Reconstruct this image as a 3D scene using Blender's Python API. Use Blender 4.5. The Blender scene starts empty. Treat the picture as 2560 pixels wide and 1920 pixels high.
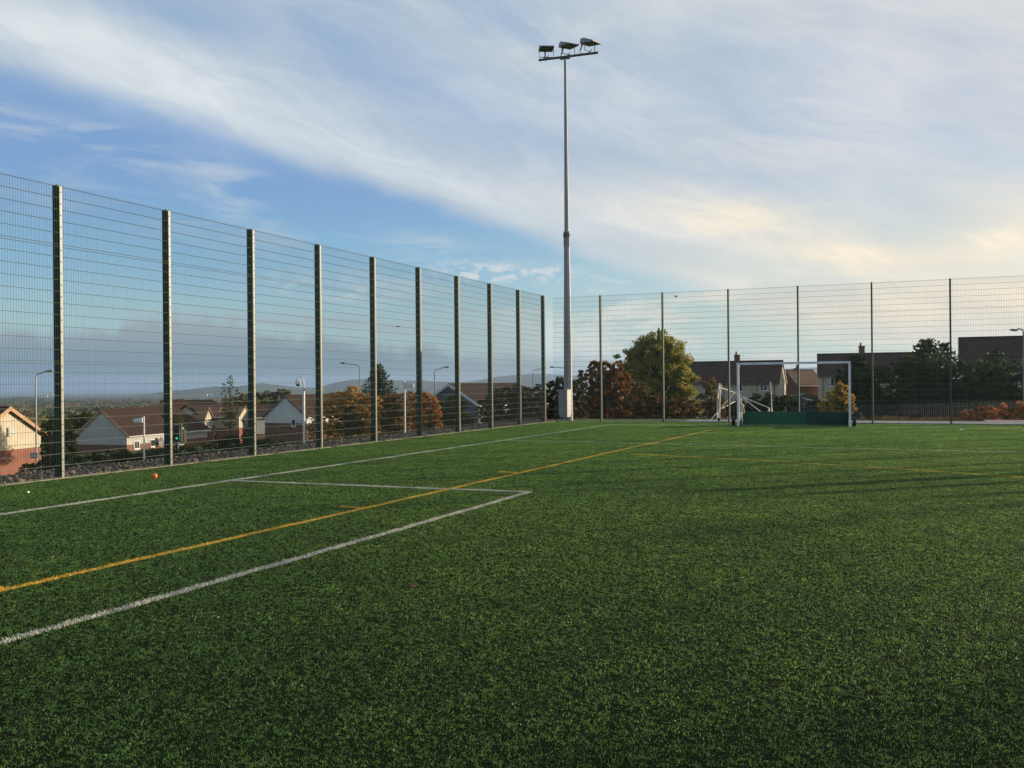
import bpy, math, random
import numpy as np
from mathutils import Vector, Matrix, noise as mnoise
R = math.radians
scene = bpy.context.scene
random.seed(7)

# ------------------------------------------------------------------ camera
F, YAW, PIT, ROL, CH = 2308.0, 0.40956, -0.00095, -0.00887, 1.576   # focal length in photo pixels (2560 wide)
cd = bpy.data.cameras.new('camera'); cam = bpy.data.objects.new('camera', cd)
scene.collection.objects.link(cam); scene.camera = cam
cd.sensor_width = 36; cd.lens = F / 2560 * 36
cd.clip_start = 0.05; cd.clip_end = 40000
cam.matrix_world = (Matrix.Translation((0, 0, CH)) @ Matrix.Rotation(YAW, 4, 'Z') @
                    Matrix.Rotation(math.pi / 2 + PIT, 4, 'X') @ Matrix.Rotation(ROL, 4, 'Z'))
CAMM = cam.matrix_world.copy()

def W(px, py, D):
    """world point that stands D metres in front of the photographer, at photo pixel px, py"""
    v = CAMM.to_3x3() @ Vector(((px - 1280) / F, -(py - 960) / F, -1.0))
    fwd = Vector((-math.sin(YAW), math.cos(YAW), 0))
    return Vector((0, 0, CH)) + v * (D / v.dot(fwd))

def G(px, py, z=0.0):
    v = CAMM.to_3x3() @ Vector(((px - 1280) / F, -(py - 960) / F, -1.0))
    t = (z - CH) / v.z
    return Vector((v.x * t, v.y * t, z))

# ------------------------------------------------------------------ sky, sun, exposure
SUN_AZ, SUN_EL = R(47.3), R(8.7)          # azimuth clockwise from +Y
w = bpy.data.worlds.new('World'); scene.world = w; w.use_nodes = True
nt = w.node_tree; nt.nodes.clear()
def N(t, typ, **kw):
    n = t.nodes.new(typ)
    for k, v in kw.items(): setattr(n, k, v)
    return n
class S:
    """tiny wrapper for math nodes"""
    def __init__(s, t): s.t = t
    def m(s, op, a, b=0.0, c=0.0, clamp=False):
        n = N(s.t, 'ShaderNodeMath', operation=op, use_clamp=clamp)
        for i, x in enumerate((a, b, c)):
            if isinstance(x, (int, float)): n.inputs[i].default_value = x
            else: s.t.links.new(x, n.inputs[i])
        return n.outputs[0]
    def ss(s, x, lo, hi):
        n = N(s.t, 'ShaderNodeMapRange', interpolation_type='SMOOTHSTEP')
        s.t.links.new(x, n.inputs[0]) if not isinstance(x, (int, float)) else None
        for i, q in ((1, lo), (2, hi)):
            if isinstance(q, (int, float)): n.inputs[i].default_value = q
            else: s.t.links.new(q, n.inputs[i])
        n.inputs[3].default_value = 0; n.inputs[4].default_value = 1
        return n.outputs[0]
    def noise(s, vec, scale, detail=4, rough=.55, dist=0.0):
        n = N(s.t, 'ShaderNodeTexNoise'); n.inputs['Scale'].default_value = scale
        n.inputs['Detail'].default_value = detail; n.inputs['Roughness'].default_value = rough
        n.inputs['Distortion'].default_value = dist
        if vec is not None: s.t.links.new(vec, n.inputs['Vector'])
        return n.outputs[0]
    def mix(s, f, a, b, mode='MIX'):
        n = N(s.t, 'ShaderNodeMix', data_type='RGBA', blend_type=mode)
        if isinstance(f, (int, float)): n.inputs[0].default_value = f
        else: s.t.links.new(f, n.inputs[0])
        for i, x in ((6, a), (7, b)):
            if isinstance(x, tuple): n.inputs[i].default_value = tuple(x)[:3] + (1,)
            else: s.t.links.new(x, n.inputs[i])
        return n.outputs[2]
    def comb(s, x, y, z=0.0):
        n = N(s.t, 'ShaderNodeCombineXYZ')
        for i, q in enumerate((x, y, z)):
            if isinstance(q, (int, float)): n.inputs[i].default_value = q
            else: s.t.links.new(q, n.inputs[i])
        return n.outputs[0]
    def curve(s, x, pts):
        n = N(s.t, 'ShaderNodeFloatCurve')
        lo, hi = pts[0][0], pts[-1][0]
        y0 = min(p[1] for p in pts); y1 = max(p[1] for p in pts); dy = (y1 - y0) or 1
        cv = n.mapping.curves[0]
        q = [((a - lo) / (hi - lo), (b - y0) / dy) for a, b in pts]
        cv.points[0].location = q[0]; cv.points[1].location = q[-1]
        for a in q[1:-1]: cv.points.new(*a)
        for p in cv.points: p.handle_type = 'AUTO'
        n.mapping.update()
        t = s.m('DIVIDE', s.m('SUBTRACT', x, lo), hi - lo)
        s.t.links.new(t, n.inputs[1])
        return s.m('ADD', s.m('MULTIPLY', n.outputs[0], dy), y0)

def build_world():
    s = S(nt)
    tc = N(nt, 'ShaderNodeTexCoord'); sep = N(nt, 'ShaderNodeSeparateXYZ')
    nt.links.new(tc.outputs['Generated'], sep.inputs[0])
    X, Y, Z = sep.outputs
    sky = N(nt, 'ShaderNodeTexSky', sky_type='NISHITA', sun_disc=False)
    sky.sun_elevation = SUN_EL; sky.sun_rotation = SUN_AZ
    sky.altitude = 100; sky.air_density = 1.0; sky.dust_density = 1.2; sky.ozone_density = 2.0
    # compass bearing (degrees from the middle of the view direction of the pitch corner) and elevation
    az = s.m('ADD', s.m('MULTIPLY', s.m('ARCTAN2', X, Y), 57.2958), 23.466)
    el = s.m('MULTIPLY', s.m('ARCSINE', Z), 57.2958)
    # cloud-plane coordinates, so wisps shrink towards the horizon
    zz = s.m('ADD', s.m('MAXIMUM', Z, 0.0), 0.11)
    cx, cy = s.m('DIVIDE', X, zz), s.m('DIVIDE', Y, zz)
    a = R(38)
    u = s.m('ADD', s.m('MULTIPLY', cx, math.cos(a)), s.m('MULTIPLY', cy, math.sin(a)))
    v = s.m('SUBTRACT', s.m('MULTIPLY', cy, math.cos(a)), s.m('MULTIPLY', cx, math.sin(a)))
    warp = s.m('SUBTRACT', s.noise(s.comb(az, el, 3.0), .07, 3, .5), .5)
    warp2 = s.m('SUBTRACT', s.noise(s.comb(az, s.m('MULTIPLY', el, 1.6), 9.0), .3, 5, .6), .5)
    # streaky wisps in bearing/elevation, lying along the band
    t = R(-17)
    p = s.m('ADD', s.m('MULTIPLY', az, math.cos(t)), s.m('MULTIPLY', el, math.sin(t)))
    q = s.m('SUBTRACT', s.m('MULTIPLY', el, math.cos(t)), s.m('MULTIPLY', az, math.sin(t)))
    st1 = s.noise(s.comb(s.m('MULTIPLY', p, .16), s.m('ADD', q, s.m('MULTIPLY', warp, 5.0)), 1.0), .20, 7, .62, .5)
    st2 = s.noise(s.comb(s.m('MULTIPLY', p, .3), s.m('MULTIPLY', q, 1.0), 4.0), .55, 6, .65, .8)
    st3 = s.noise(s.comb(s.m('MULTIPLY', az, .35), s.m('MULTIPLY', el, 1.5), 2.0), .3, 6, .6, .5)
    broad = s.noise(s.comb(az, el, 5.0), .06, 4, .55, .3)
    # lower edge of the high veil: elevation as a function of bearing
    edge = s.curve(az, [(-60, 27), (-29, 17.0), (-22, 16.0), (-14, 13.4), (-5.5, 11.1), (3, 8.3), (9, 6.2), (16, 3.5), (30, 1.0), (70, 0)])
    d = s.m('SUBTRACT', el, s.m('ADD', edge, s.m('ADD', s.m('MULTIPLY', warp2, 1.6), s.m('MULTIPLY', s.m('SUBTRACT', st1, .5), 1.0))))
    veil = s.ss(d, -.6, 1.0)
    # holes and thinning in the veil
    left = s.ss(az, 8, -20)
    thin = s.m('MULTIPLY', s.ss(st1, .62, .40), s.m('ADD', .50, s.m('MULTIPLY', left, .42)))
    hi = s.ss(d, 3.0, 8.0)
    thin = s.m('MULTIPLY', thin, s.m('ADD', .35, s.m('MULTIPLY', hi, .65)))
    veil = s.m('MULTIPLY', veil, s.m('SUBTRACT', 1.0, thin))
    veil = s.m('MULTIPLY', veil, s.m('ADD', .60, s.m('MULTIPLY', s.ss(broad, .25, .7), .36)))
    # brush of brighter cloud just above the edge, upper left
    def blob(a0, e0, ra, re, tilt):
        tt = R(tilt)
        da, de = s.m('SUBTRACT', az, a0), s.m('SUBTRACT', s.m('ADD', el, s.m('MULTIPLY', warp2, 1.2)), e0)
        aa = s.m('DIVIDE', s.m('ADD', s.m('MULTIPLY', da, math.cos(tt)), s.m('MULTIPLY', de, math.sin(tt))), ra)
        bb = s.m('DIVIDE', s.m('SUBTRACT', s.m('MULTIPLY', de, math.cos(tt)), s.m('MULTIPLY', da, math.sin(tt))), re)
        r2 = s.m('ADD', s.m('MULTIPLY', aa, aa), s.m('MULTIPLY', bb, bb))
        return s.m('POWER', 2.718, s.m('MULTIPLY', r2, -1.0))
    def add(*xs):
        o = xs[0]
        for x in xs[1:]: o = s.m('ADD', o, x)
        return o
    br = add(blob(-19, 16.9, 9, 1.9, -13), s.m('MULTIPLY', blob(-27, 19.4, 5, 1.6, -12), .8),
             s.m('MULTIPLY', blob(-4, 12.4, 8, 1.0, -16), .7), s.m('MULTIPLY', blob(9, 10.2, 6, 1.6, -12), .9),
             s.m('MULTIPLY', blob(3, 17.0, 12, 2.5, -8), .35), s.m('MULTIPLY', blob(22, 16, 5, 6, 60), .5))
    br = s.m('MULTIPLY', br, s.m('ADD', .5, s.m('MULTIPLY', s.ss(st2, .3, .72), .45)), clamp=True)
    holes = add(blob(-21, 21.0, 7, 1.7, -9), s.m('MULTIPLY', blob(-8, 19.2, 8, 2.2, -20), .9), s.m('MULTIPLY', blob(4, 14.2, 7, 1.6, -12), .45), s.m('MULTIPLY', blob(1, 22, 6, 1.2, 10), .5), s.m('MULTIPLY', blob(14, 18.5, 7, 1.8, -16), .55), s.m('MULTIPLY', blob(25, 13, 6, 1.6, 8), .4))
    holes = s.m('MULTIPLY', holes, s.m('ADD', .35, s.m('MULTIPLY', s.ss(st1, .35, .65), .7)), clamp=True)
    veil = s.m('MULTIPLY', veil, s.m('SUBTRACT', 1.0, s.m('MULTIPLY', holes, .80)))
    # faint pale streaks in the blue wedge under the edge
    wed = s.m('MULTIPLY', s.m('MULTIPLY', s.ss(d, -8.5, -3.0), s.ss(d, -.8, -2.2)), s.ss(st3, .42, .66))
    veil = s.m('MAXIMUM', veil, s.m('MULTIPLY', wed, .50))
    # small low puffs over the fence corner
    puff = s.m('MULTIPLY', add(blob(-2.0, 6.9, 2.6, .55, 0), s.m('MULTIPLY', blob(2.0, 6.6, 2.2, .5, 0), .9), s.m('MULTIPLY', blob(-11, 5.8, 4, .8, -5), .5)), s.ss(s.noise(s.comb(az, s.m('MULTIPLY', el, 1.8), 3.3), 1.1, 5, .6), .42, .62))
    # cream clouds low on the right, near the sun
    cream = add(blob(20.5, 7.2, 5.0, .75, -6), blob(29, 7.6, 3.5, 1.0, 5), s.m('MULTIPLY', blob(13, 9.8, 6, 1.1, -9), .75),
                s.m('MULTIPLY', blob(27, 4.2, 9, 1.2, 0), .9))
    cream = s.m('MULTIPLY', cream, s.m('ADD', .45, s.m('MULTIPLY', s.ss(st2, .35, .65), .8)), clamp=True)
    # thin level streaks low down on the right
    low = s.m('MULTIPLY', s.ss(st3, .47, .62), s.m('MULTIPLY', s.ss(az, -4, 6), s.m('MULTIPLY', s.ss(el, .8, 2.0), s.ss(el, 8.0, 5.0))))
    # grey cloud bank along the horizon, left and centre, with a lumpy top
    top = s.curve(az, [(-70, 3), (-30, 3.2), (-24, 3.3), (-21, 4.2), (-18, 4.1), (-15, 3.2), (-12, 3.0), (-6, 2.4), (0, 1.8), (10, 1.5), (25, 1.0), (70, .8)])
    tn = s.noise(s.comb(az, s.m('MULTIPLY', el, .6), 7.0), .55, 5, .6)
    db = s.m('SUBTRACT', s.m('ADD', top, s.m('MULTIPLY', s.m('SUBTRACT', tn, .5), 2.4)), el)
    bank = s.m('MULTIPLY', s.ss(db, -.3, .8), s.ss(az, 26, -2))
    bank2 = s.m('MULTIPLY', s.m('MULTIPLY', blob(-12, 3.8, 8, .42, -3), .8), s.ss(st2, .3, .6))
    # colours (photo brightness; the background strength below scales them)
    K = 1 / .1
    def c(r, g, b, k=1.0): return (r * K * k, g * K * k, b * K * k)
    warmth = s.ss(az, -12, 32)
    blue_lo = s.ss(el, 17, 1.5)
    base = s.mix(s.ss(el, 13, 7.0), c(.135, .25, .455), c(.165, .325, .475))
    base = s.mix(s.ss(el, 8.0, 3.0), base, c(.27, .42, .455))
    base = s.mix(s.ss(el, 13, 22), base, c(.20, .30, .45))
    base = s.mix(s.m('MULTIPLY', warmth, blue_lo), base, c(.46, .53, .47))
    base = s.mix(.18, base, sky.outputs[0])
    vc = s.mix(warmth, c(.365, .41, .44), c(.485, .48, .455))
    vc = s.mix(s.m('MULTIPLY', s.ss(el, 15, 5), warmth), vc, c(.54, .48, .41))
    vc = s.mix(s.m('MULTIPLY', s.ss(st2, .38, .66), .55), vc, s.mix(warmth, c(.47, .50, .51), c(.56, .545, .51)))
    col = s.mix(veil, base, vc)
    col = s.mix(br, col, s.mix(warmth, c(.50, .53, .545), c(.60, .57, .53)))
    col = s.mix(s.m('MULTIPLY', low, .7), col, s.mix(warmth, c(.46, .53, .53), c(.66, .57, .43)))
    col = s.mix(s.m('MULTIPLY', puff, .85), col, c(.50, .50, .49))
    col = s.mix(s.m('MULTIPLY', cream, .9), col, c(.68, .59, .45))
    bc = s.mix(s.ss(el, .5, 4.0), c(.085, .155, .20), c(.235, .265, .295))
    bc = s.mix(s.ss(az, -12, 12), bc, c(.36, .40, .41))
    col = s.mix(s.m('MULTIPLY', bank, .88), col, bc)
    col = s.mix(bank2, col, c(.27, .29, .33))
    # glow of the low sun behind thin cloud, outside the picture on the right
    sd = Vector((math.sin(SUN_AZ) * math.cos(SUN_EL), math.cos(SUN_AZ) * math.cos(SUN_EL), math.sin(SUN_EL)))
    dp = N(nt, 'ShaderNodeVectorMath', operation='DOT_PRODUCT'); nt.links.new(tc.outputs['Generated'], dp.inputs[0]); dp.inputs[1].default_value = sd
    gl = s.m('POWER', s.m('MAXIMUM', dp.outputs['Value'], 0.0), 14.0)
    col = s.mix(gl, col, c(1.3, .95, .55))
    # ground side
    col = s.mix(s.ss(el, 0, -3), col, c(.07, .09, .06))
    bg = N(nt, 'ShaderNodeBackground'); bg.inputs[1].default_value = .1
    nt.links.new(col, bg.inputs[0])
    out = N(nt, 'ShaderNodeOutputWorld'); nt.links.new(bg.outputs[0], out.inputs[0])
build_world()

sl = bpy.data.lights.new('sun', 'SUN'); so = bpy.data.objects.new('sun', sl); scene.collection.objects.link(so)
sl.energy = 5.0; sl.angle = R(.42); sl.color = (1.0, .82, .59)
so.rotation_euler = (math.pi / 2 - SUN_EL, 0, math.pi - SUN_AZ)
so.location = (20, 20, 30)
vs = scene.view_settings
vs.view_transform = 'Standard'; vs.look = 'None'; vs.exposure = 0.6; vs.gamma = 1
scene.cycles.max_bounces = 6; scene.cycles.transparent_max_bounces = 8
scene.cycles.volume_bounces = 0

# ------------------------------------------------------------------ materials
MATS = {}
def mat(name, c, rough=.7, c2=None, scale=3.0, spec=.5, metal=0.0, bump=0.0, bscale=30.0, trans=0.0, detail=4, stretch=None, tint=False):
    if name in MATS: return MATS[name]
    m = bpy.data.materials.new(name); m.use_nodes = True; t = m.node_tree; s = S(t)
    b = t.nodes['Principled BSDF']
    b.inputs['Roughness'].default_value = rough; b.inputs['Metallic'].default_value = metal
    b.inputs['Specular IOR Level'].default_value = spec
    tc = N(t, 'ShaderNodeTexCoord'); vec = tc.outputs['Object']
    if stretch:
        mp = N(t, 'ShaderNodeMapping'); mp.inputs['Scale'].default_value = stretch
        t.links.new(vec, mp.inputs[0]); vec = mp.outputs[0]
    c2 = c2 or tuple(x * .75 for x in c)
    f = s.ss(s.noise(vec, scale, detail, .6), .32, .68)
    col = s.mix(f, tuple(c), tuple(c2))
    if tint:
        at = N(t, 'ShaderNodeAttribute', attribute_name='tint')
        col = s.mix(1.0, col, at.outputs['Color'], 'MULTIPLY')
    t.links.new(col, b.inputs['Base Color'])
    if bump:
        bn = N(t, 'ShaderNodeBump'); bn.inputs['Strength'].default_value = bump; bn.inputs['Distance'].default_value = .02
        t.links.new(s.noise(vec, bscale, 3), bn.inputs['Height']); t.links.new(bn.outputs[0], b.inputs['Normal'])
    if trans:
        tr = N(t, 'ShaderNodeBsdfTranslucent'); t.links.new(col, tr.inputs[0])
        mx = N(t, 'ShaderNodeMixShader'); mx.inputs[0].default_value = trans
        t.links.new(b.outputs[0], mx.inputs[1]); t.links.new(tr.outputs[0], mx.inputs[2])
        t.links.new(mx.outputs[0], t.nodes['Material Output'].inputs[0])
    MATS[name] = m
    return m

def brickmat(name, c1, c2, mortar, bw=.22, bh=.075, axis='XZ', rough=.85):
    """bricks / roof tiles: pattern made from object coordinates"""
    m = bpy.data.materials.new(name); m.use_nodes = True; t = m.node_tree; s = S(t)
    b = t.nodes['Principled BSDF']; b.inputs['Roughness'].default_value = rough; b.inputs['Specular IOR Level'].default_value = .2
    tc = N(t, 'ShaderNodeTexCoord'); sp = N(t, 'ShaderNodeSeparateXYZ'); t.links.new(tc.outputs['Object'], sp.inputs[0])
    h = s.m('ADD', sp.outputs[0], sp.outputs[1])
    v = s.comb(h, sp.outputs[2], 0.0)
    br = N(t, 'ShaderNodeTexBrick'); t.links.new(v, br.inputs['Vector'])
    br.inputs['Scale'].default_value = 1; br.inputs['Brick Width'].default_value = bw; br.inputs['Row Height'].default_value = bh
    br.inputs['Mortar Size'].default_value = .006 if bh < .15 else .012
    for k, cc in (('Color1', c1), ('Color2', c2), ('Mortar', mortar)): br.inputs[k].default_value = tuple(cc) + (1,)
    f = s.noise(tc.outputs['Object'], 1.3, 5, .6)
    t.links.new(s.mix(s.ss(f, .35, .7), br.outputs['Color'], s.mix(.5, br.outputs['Color'], tuple(x * .6 for x in c1))), b.inputs['Base Color'])
    MATS[name] = m
    return m

M_fence = mat('fence_green', (.006, .030, .022), .5, (.010, .036, .026), 2.0, spec=.3)
M_wire = mat('fence_wire', (.085, .105, .065), .28, (.10, .12, .075), 2.0, spec=.9)
M_bar = mat('clamp_bar_steel', (.095, .115, .068), .45, (.065, .085, .05), 1.2, spec=.5)
M_galv = mat('galvanised', (.27, .285, .30), .5, (.20, .21, .23), 1.2, spec=.5, stretch=(6, 6, .8))
M_darksteel = mat('dark_steel', (.06, .06, .07), .5, (.10, .08, .07), 8)
M_white = mat('white_paint', (.72, .74, .76), .45, (.60, .62, .63), 4)
M_whitew = mat('white_worn', (.78, .74, .66), .5, (.50, .42, .34), 6)
M_black = mat('black_rubber', (.012, .012, .013), .7)
M_board = mat('board_green', (.010, .110, .055), .5, (.012, .080, .048), 1.1, spec=.4)
M_board2 = mat('board_green_dark', (.008, .045, .038), .5, (.006, .035, .03), 1.5, spec=.4)
M_glass = mat('window_glass', (.02, .025, .03), .08, (.04, .045, .05), 1, spec=.9)
M_cream = mat('cream_render', (.46, .41, .31), .9, (.39, .35, .26), 1.5, bump=.3)
M_grey = mat('grey_render', (.42, .42, .40), .9, (.36, .36, .35), .9, bump=.3)
M_slate = mat('dark_cladding', (.10, .11, .13), .8, (.07, .08, .095), 1.0)
M_oldrender = mat('old_pinkish_render', (.46, .40, .32), .9, (.38, .33, .27), .8)
M_wood = mat('verge_board', (.42, .24, .13), .7, (.30, .17, .09), 5)
M_trunk = mat('bark', (.06, .045, .03), .9, (.035, .028, .02), 9, bump=.5)
M_brick = brickmat('red_brick', (.23, .075, .05), (.18, .058, .04), (.25, .2, .17))
M_brickd = brickmat('brown_brick', (.16, .075, .05), (.20, .09, .06), (.18, .15, .12))
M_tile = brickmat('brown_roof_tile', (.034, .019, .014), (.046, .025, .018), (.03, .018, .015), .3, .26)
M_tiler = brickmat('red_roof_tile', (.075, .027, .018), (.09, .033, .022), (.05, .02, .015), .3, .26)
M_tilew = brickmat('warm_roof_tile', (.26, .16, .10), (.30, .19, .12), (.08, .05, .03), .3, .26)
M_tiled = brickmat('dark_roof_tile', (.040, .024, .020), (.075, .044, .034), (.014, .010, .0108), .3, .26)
M_leaf = mat('leaf', (1, 1, 1), .6, (.8, .8, .8), 2.0, spec=.25, trans=.5, tint=True)
M_needle = mat('needle', (1, 1, 1), .6, (.75, .75, .75), 2.0, spec=.2, trans=.12, tint=True)

# ------------------------------------------------------------------ object helpers
COL = scene.collection
def link(o, parent=None):
    COL.objects.link(o)
    if parent is not None: o.parent = parent
    return o
def tag(o, label=None, cat=None, group=None, kind=None):
    if label: o['label'] = label
    if cat: o['category'] = cat
    if group: o['group'] = group
    if kind: o['kind'] = kind
    return o
def empty(name, loc=(0, 0, 0), rz=0.0, label=None, cat=None, group=None):
    o = bpy.data.objects.new(name, None); o.location = loc; o.rotation_euler = (0, 0, rz); o.empty_display_size = .2
    link(o); return tag(o, label, cat, group)

class MB:
    def __init__(s): s.v = []; s.f = []; s.smooth = False
    def add(s, vs, fs):
        n = len(s.v); s.v += [tuple(x) for x in vs]; s.f += [tuple(i + n for i in f) for f in fs]
    def box(s, x0, x1, y0, y1, z0, z1):
        s.add([(x0, y0, z0), (x1, y0, z0), (x1, y1, z0), (x0, y1, z0), (x0, y0, z1), (x1, y0, z1), (x1, y1, z1), (x0, y1, z1)],
              [(0, 3, 2, 1), (4, 5, 6, 7), (0, 1, 5, 4), (1, 2, 6, 5), (2, 3, 7, 6), (3, 0, 4, 7)])
    def poly_prism(s, pts, y0, y1):
        """outline in x,z extruded along y"""
        n = len(pts)
        s.add([(a, y0, b) for a, b in pts] + [(a, y1, b) for a, b in pts],
              [tuple(range(n)), tuple(range(2 * n - 1, n - 1, -1))] + [(i, i + n, (i + 1) % n + n, (i + 1) % n) for i in range(n)])
    def tube(s, path, rad, n=8, cap=True):
        path = [Vector(p) for p in path]
        rads = rad if isinstance(rad, (list, tuple)) else [rad] * len(path)
        base = len(s.v); k = len(path)
        for i, p in enumerate(path):
            d = (path[min(i + 1, k - 1)] - path[max(i - 1, 0)]).normalized()
            up = Vector((0, 0, 1)) if abs(d.z) < .9 else Vector((1, 0, 0))
            a = d.cross(up).normalized(); b = d.cross(a)
            for j in range(n):
                t = 2 * math.pi * (j + .5) / n
                s.v.append(tuple(p + (a * math.cos(t) + b * math.sin(t)) * rads[i]))
        for i in range(k - 1):
            for j in range(n):
                a0 = base + i * n + j; a1 = base + i * n + (j + 1) % n
                s.f.append((a0, a1, a1 + n, a0 + n))
        if cap:
            s.f.append(tuple(base + j for j in range(n))[::-1]); s.f.append(tuple(base + (k - 1) * n + j for j in range(n)))
    def sphere(s, c, r, nu=12, nv=8):
        r = r if isinstance(r, (list, tuple)) else (r, r, r)
        b = len(s.v)
        for i in range(nv + 1):
            th = math.pi * i / nv
            for j in range(nu):
                ph = 2 * math.pi * j / nu
                s.v.append((c[0] + r[0] * math.sin(th) * math.cos(ph), c[1] + r[1] * math.sin(th) * math.sin(ph), c[2] + r[2] * math.cos(th)))
        for i in range(nv):
            for j in range(nu):
                a = b + i * nu + j; q = b + i * nu + (j + 1) % nu
                s.f.append((a, a + nu, q + nu, q))
    def build(s, name, m, parent=None, smooth=False, loc=None):
        me = bpy.data.meshes.new(name); me.from_pydata(s.v, [], s.f); me.materials.append(m)
        me.validate(); me.update()
        if smooth: me.polygons.foreach_set('use_smooth', [True] * len(me.polygons))
        o = bpy.data.objects.new(name, me)
        if loc is not None: o.location = loc
        return link(o, parent)

def npmesh(name, V, Fq, m, parent=None, tint=None, n=4):
    """V (k,3); Fq (m,n) index array; tint (m,3) per face colour"""
    me = bpy.data.meshes.new(name)
    me.vertices.add(len(V)); me.vertices.foreach_set('co', V.astype(np.float32).ravel())
    me.loops.add(Fq.size); me.loops.foreach_set('vertex_index', Fq.astype(np.int32).ravel())
    me.polygons.add(len(Fq)); me.polygons.foreach_set('loop_start', np.arange(0, Fq.size, Fq.shape[1], dtype=np.int32))
    me.update(calc_edges=True)
    if tint is not None:
        at = me.color_attributes.new('tint', 'FLOAT_COLOR', 'CORNER')
        c = np.ones((Fq.size, 4), np.float32); c[:, :3] = np.repeat(tint, Fq.shape[1], axis=0)
        at.data.foreach_set('color', c.ravel())
    me.materials.append(m)
    o = bpy.data.objects.new(name, me)
    return link(o, parent)

# ------------------------------------------------------------------ terrain
FX = -13.46          # left fence line (x)
FY = 35.30           # far fence line (y)
def lerp(x, P):
    return float(np.interp(x, [p[0] for p in P], [p[1] for p in P]))
LP = [(0, 0), (1.5, -.02), (3.0, -.7), (10, -3.2), (25, -4.2), (50, -5.2), (90, -7.0), (200, -12), (500, -21), (1000, -30), (2000, -38), (3000, -42), (4500, -47), (9000, -85), (40000, -110)]
RP = [(0, 0), (6, -.03), (8, -.15), (20, -.8), (40, -1.9), (90, -4.0), (200, -8), (600, -20), (1500, -30), (4000, -42), (9000, -85), (40000, -100)]
def zg(x, y):
    a = lerp(max(0, FX - .15 - x), LP); b = lerp(max(0, y - FY), RP)
    return min(a, b) if (a > -3 or b > -3) else -math.hypot(a, b) * .85 - .15 * max(-a, -b)

def build_ground():
    rs = [0, 3, 6, 9, 12, 13.5, 14.2, 15, 16, 17, 18, 20, 22, 25, 28, 31, 33, 35, 37, 39, 42, 46, 50, 55, 60, 68, 78, 90, 105, 125, 150, 180, 220, 280, 360, 500, 700, 1000, 1500, 2300, 3500, 6000, 10000, 18000, 30000]
    nth = 240; V = []; Fc = []
    for r in rs:
        for k in range(nth):
            t = 2 * math.pi * k / nth; x, y = r * math.sin(t), r * math.cos(t)
            z = zg(x, y) - .06
            if r > 60: z += mnoise.noise(Vector((x / 60, y / 60, 0))) * min(4, r / 250)
            V.append((x, y, z))
    for i in range(len(rs) - 1):
        for k in range(nth):
            a = i * nth + k; b = i * nth + (k + 1) % nth
            Fc.append((a, b, b + nth, a + nth))
    m = mat('meadow', (.05, .085, .025), .95, (.10, .095, .035), .012, spec=.1, detail=8)
    o = npmesh('ground', np.array(V), np.array(Fc), m)
    o['kind'] = 'structure'
    me = o.data; me.validate()
build_ground()

# path behind the far fence, red gravel apron on its right
b = MB(); b.box(-8.5, 9, FY + .45, FY + 3.1, -.05, -.012)
o = b.build('path', mat('tarmac_path', (.22, .23, .25), .8, (.17, .18, .20), 4, spec=.3)); o['kind'] = 'structure'
b = MB(); b.box(9.0, 40, FY + .45, FY + 3.5, -.05, -.012); b.box(2.5, 9.0, FY + 3.1, FY + 5.0, -.05, -.014)
o = b.build('pavement', mat('red_paving', (.26, .17, .16), .8, (.20, .14, .14), 4, spec=.3)); o['kind'] = 'structure'
# white-grey kerb edging under the far fence
b = MB(); b.box(-13.2, -9.0, FY + .10, FY + .28, -.05, .012); b.box(-8.98, 40, FY + .10, FY + .28, -.05, .045)
o = b.build('kerb', mat('kerb_concrete', (.34, .36, .39), .8, (.20, .22, .24), 5)); o['kind'] = 'structure'
b = MB(); b.box(FX + .055, FX + .085, -20, FY, -.05, .022)
o = b.build('kerb', mat('edging_timber', (.24, .23, .17), .8, (.16, .16, .12), 5)); o['kind'] = 'structure'

# ------------------------------------------------------------------ pitch: rubber-filled base sheet, blades, painted lines
def turf_mat(name, tipc, base=False, paint=False):
    m = bpy.data.materials.new(name); m.use_nodes = True; t = m.node_tree; s = S(t)
    p = t.nodes['Principled BSDF']; p.inputs['Roughness'].default_value = .33; p.inputs['Specular IOR Level'].default_value = .38
    geo = N(t, 'ShaderNodeNewGeometry'); pos = geo.outputs['Position']
    big = s.ss(s.noise(pos, .35, 3, .5), .3, .7); mid = s.ss(s.noise(pos, 2.6, 4, .65), .3, .7)
    if base:
        p.inputs['Roughness'].default_value = 1.0; p.inputs['Specular IOR Level'].default_value = 0.02
        col = s.mix(s.ss(s.noise(pos, 260, 2, .6), .35, .6), (.006, .006, .005), tuple(tipc))
    else:
        at = N(t, 'ShaderNodeAttribute', attribute_name='tint')
        col = s.mix(1.0, at.outputs['Color'], s.mix(mid, (.62, .66, .68), (1.16, 1.13, 1.08)), 'MULTIPLY')
        col = s.mix(1.0, col, s.mix(big, (.80, .84, .86), (1.14, 1.1, 1.0)), 'MULTIPLY')
    t.links.new(col, p.inputs['Base Color'])
    if not base:
        tr = N(t, 'ShaderNodeBsdfTranslucent'); t.links.new(s.mix(1.0, col, (1.0, 1.0, 1.0) if paint else (1.6, 1.4, .85), 'MULTIPLY'), tr.inputs[0])
        mx = N(t, 'ShaderNodeMixShader'); mx.inputs[0].default_value = .2 if paint else .5
        t.links.new(p.outputs[0], mx.inputs[1]); t.links.new(tr.outputs[0], mx.inputs[2])
        t.links.new(mx.outputs[0], t.nodes['Material Output'].inputs[0])
    MATS[name] = m
    return m
M_infill = turf_mat('rubber_infill', (.010, .020, .006), base=True)
M_blade = turf_mat('turf_blade', (.05, .16, .03))
M_paint = turf_mat('painted_blade', (.05, .16, .03), paint=True)
ZI = .0088     # top of the rubber infill
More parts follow.
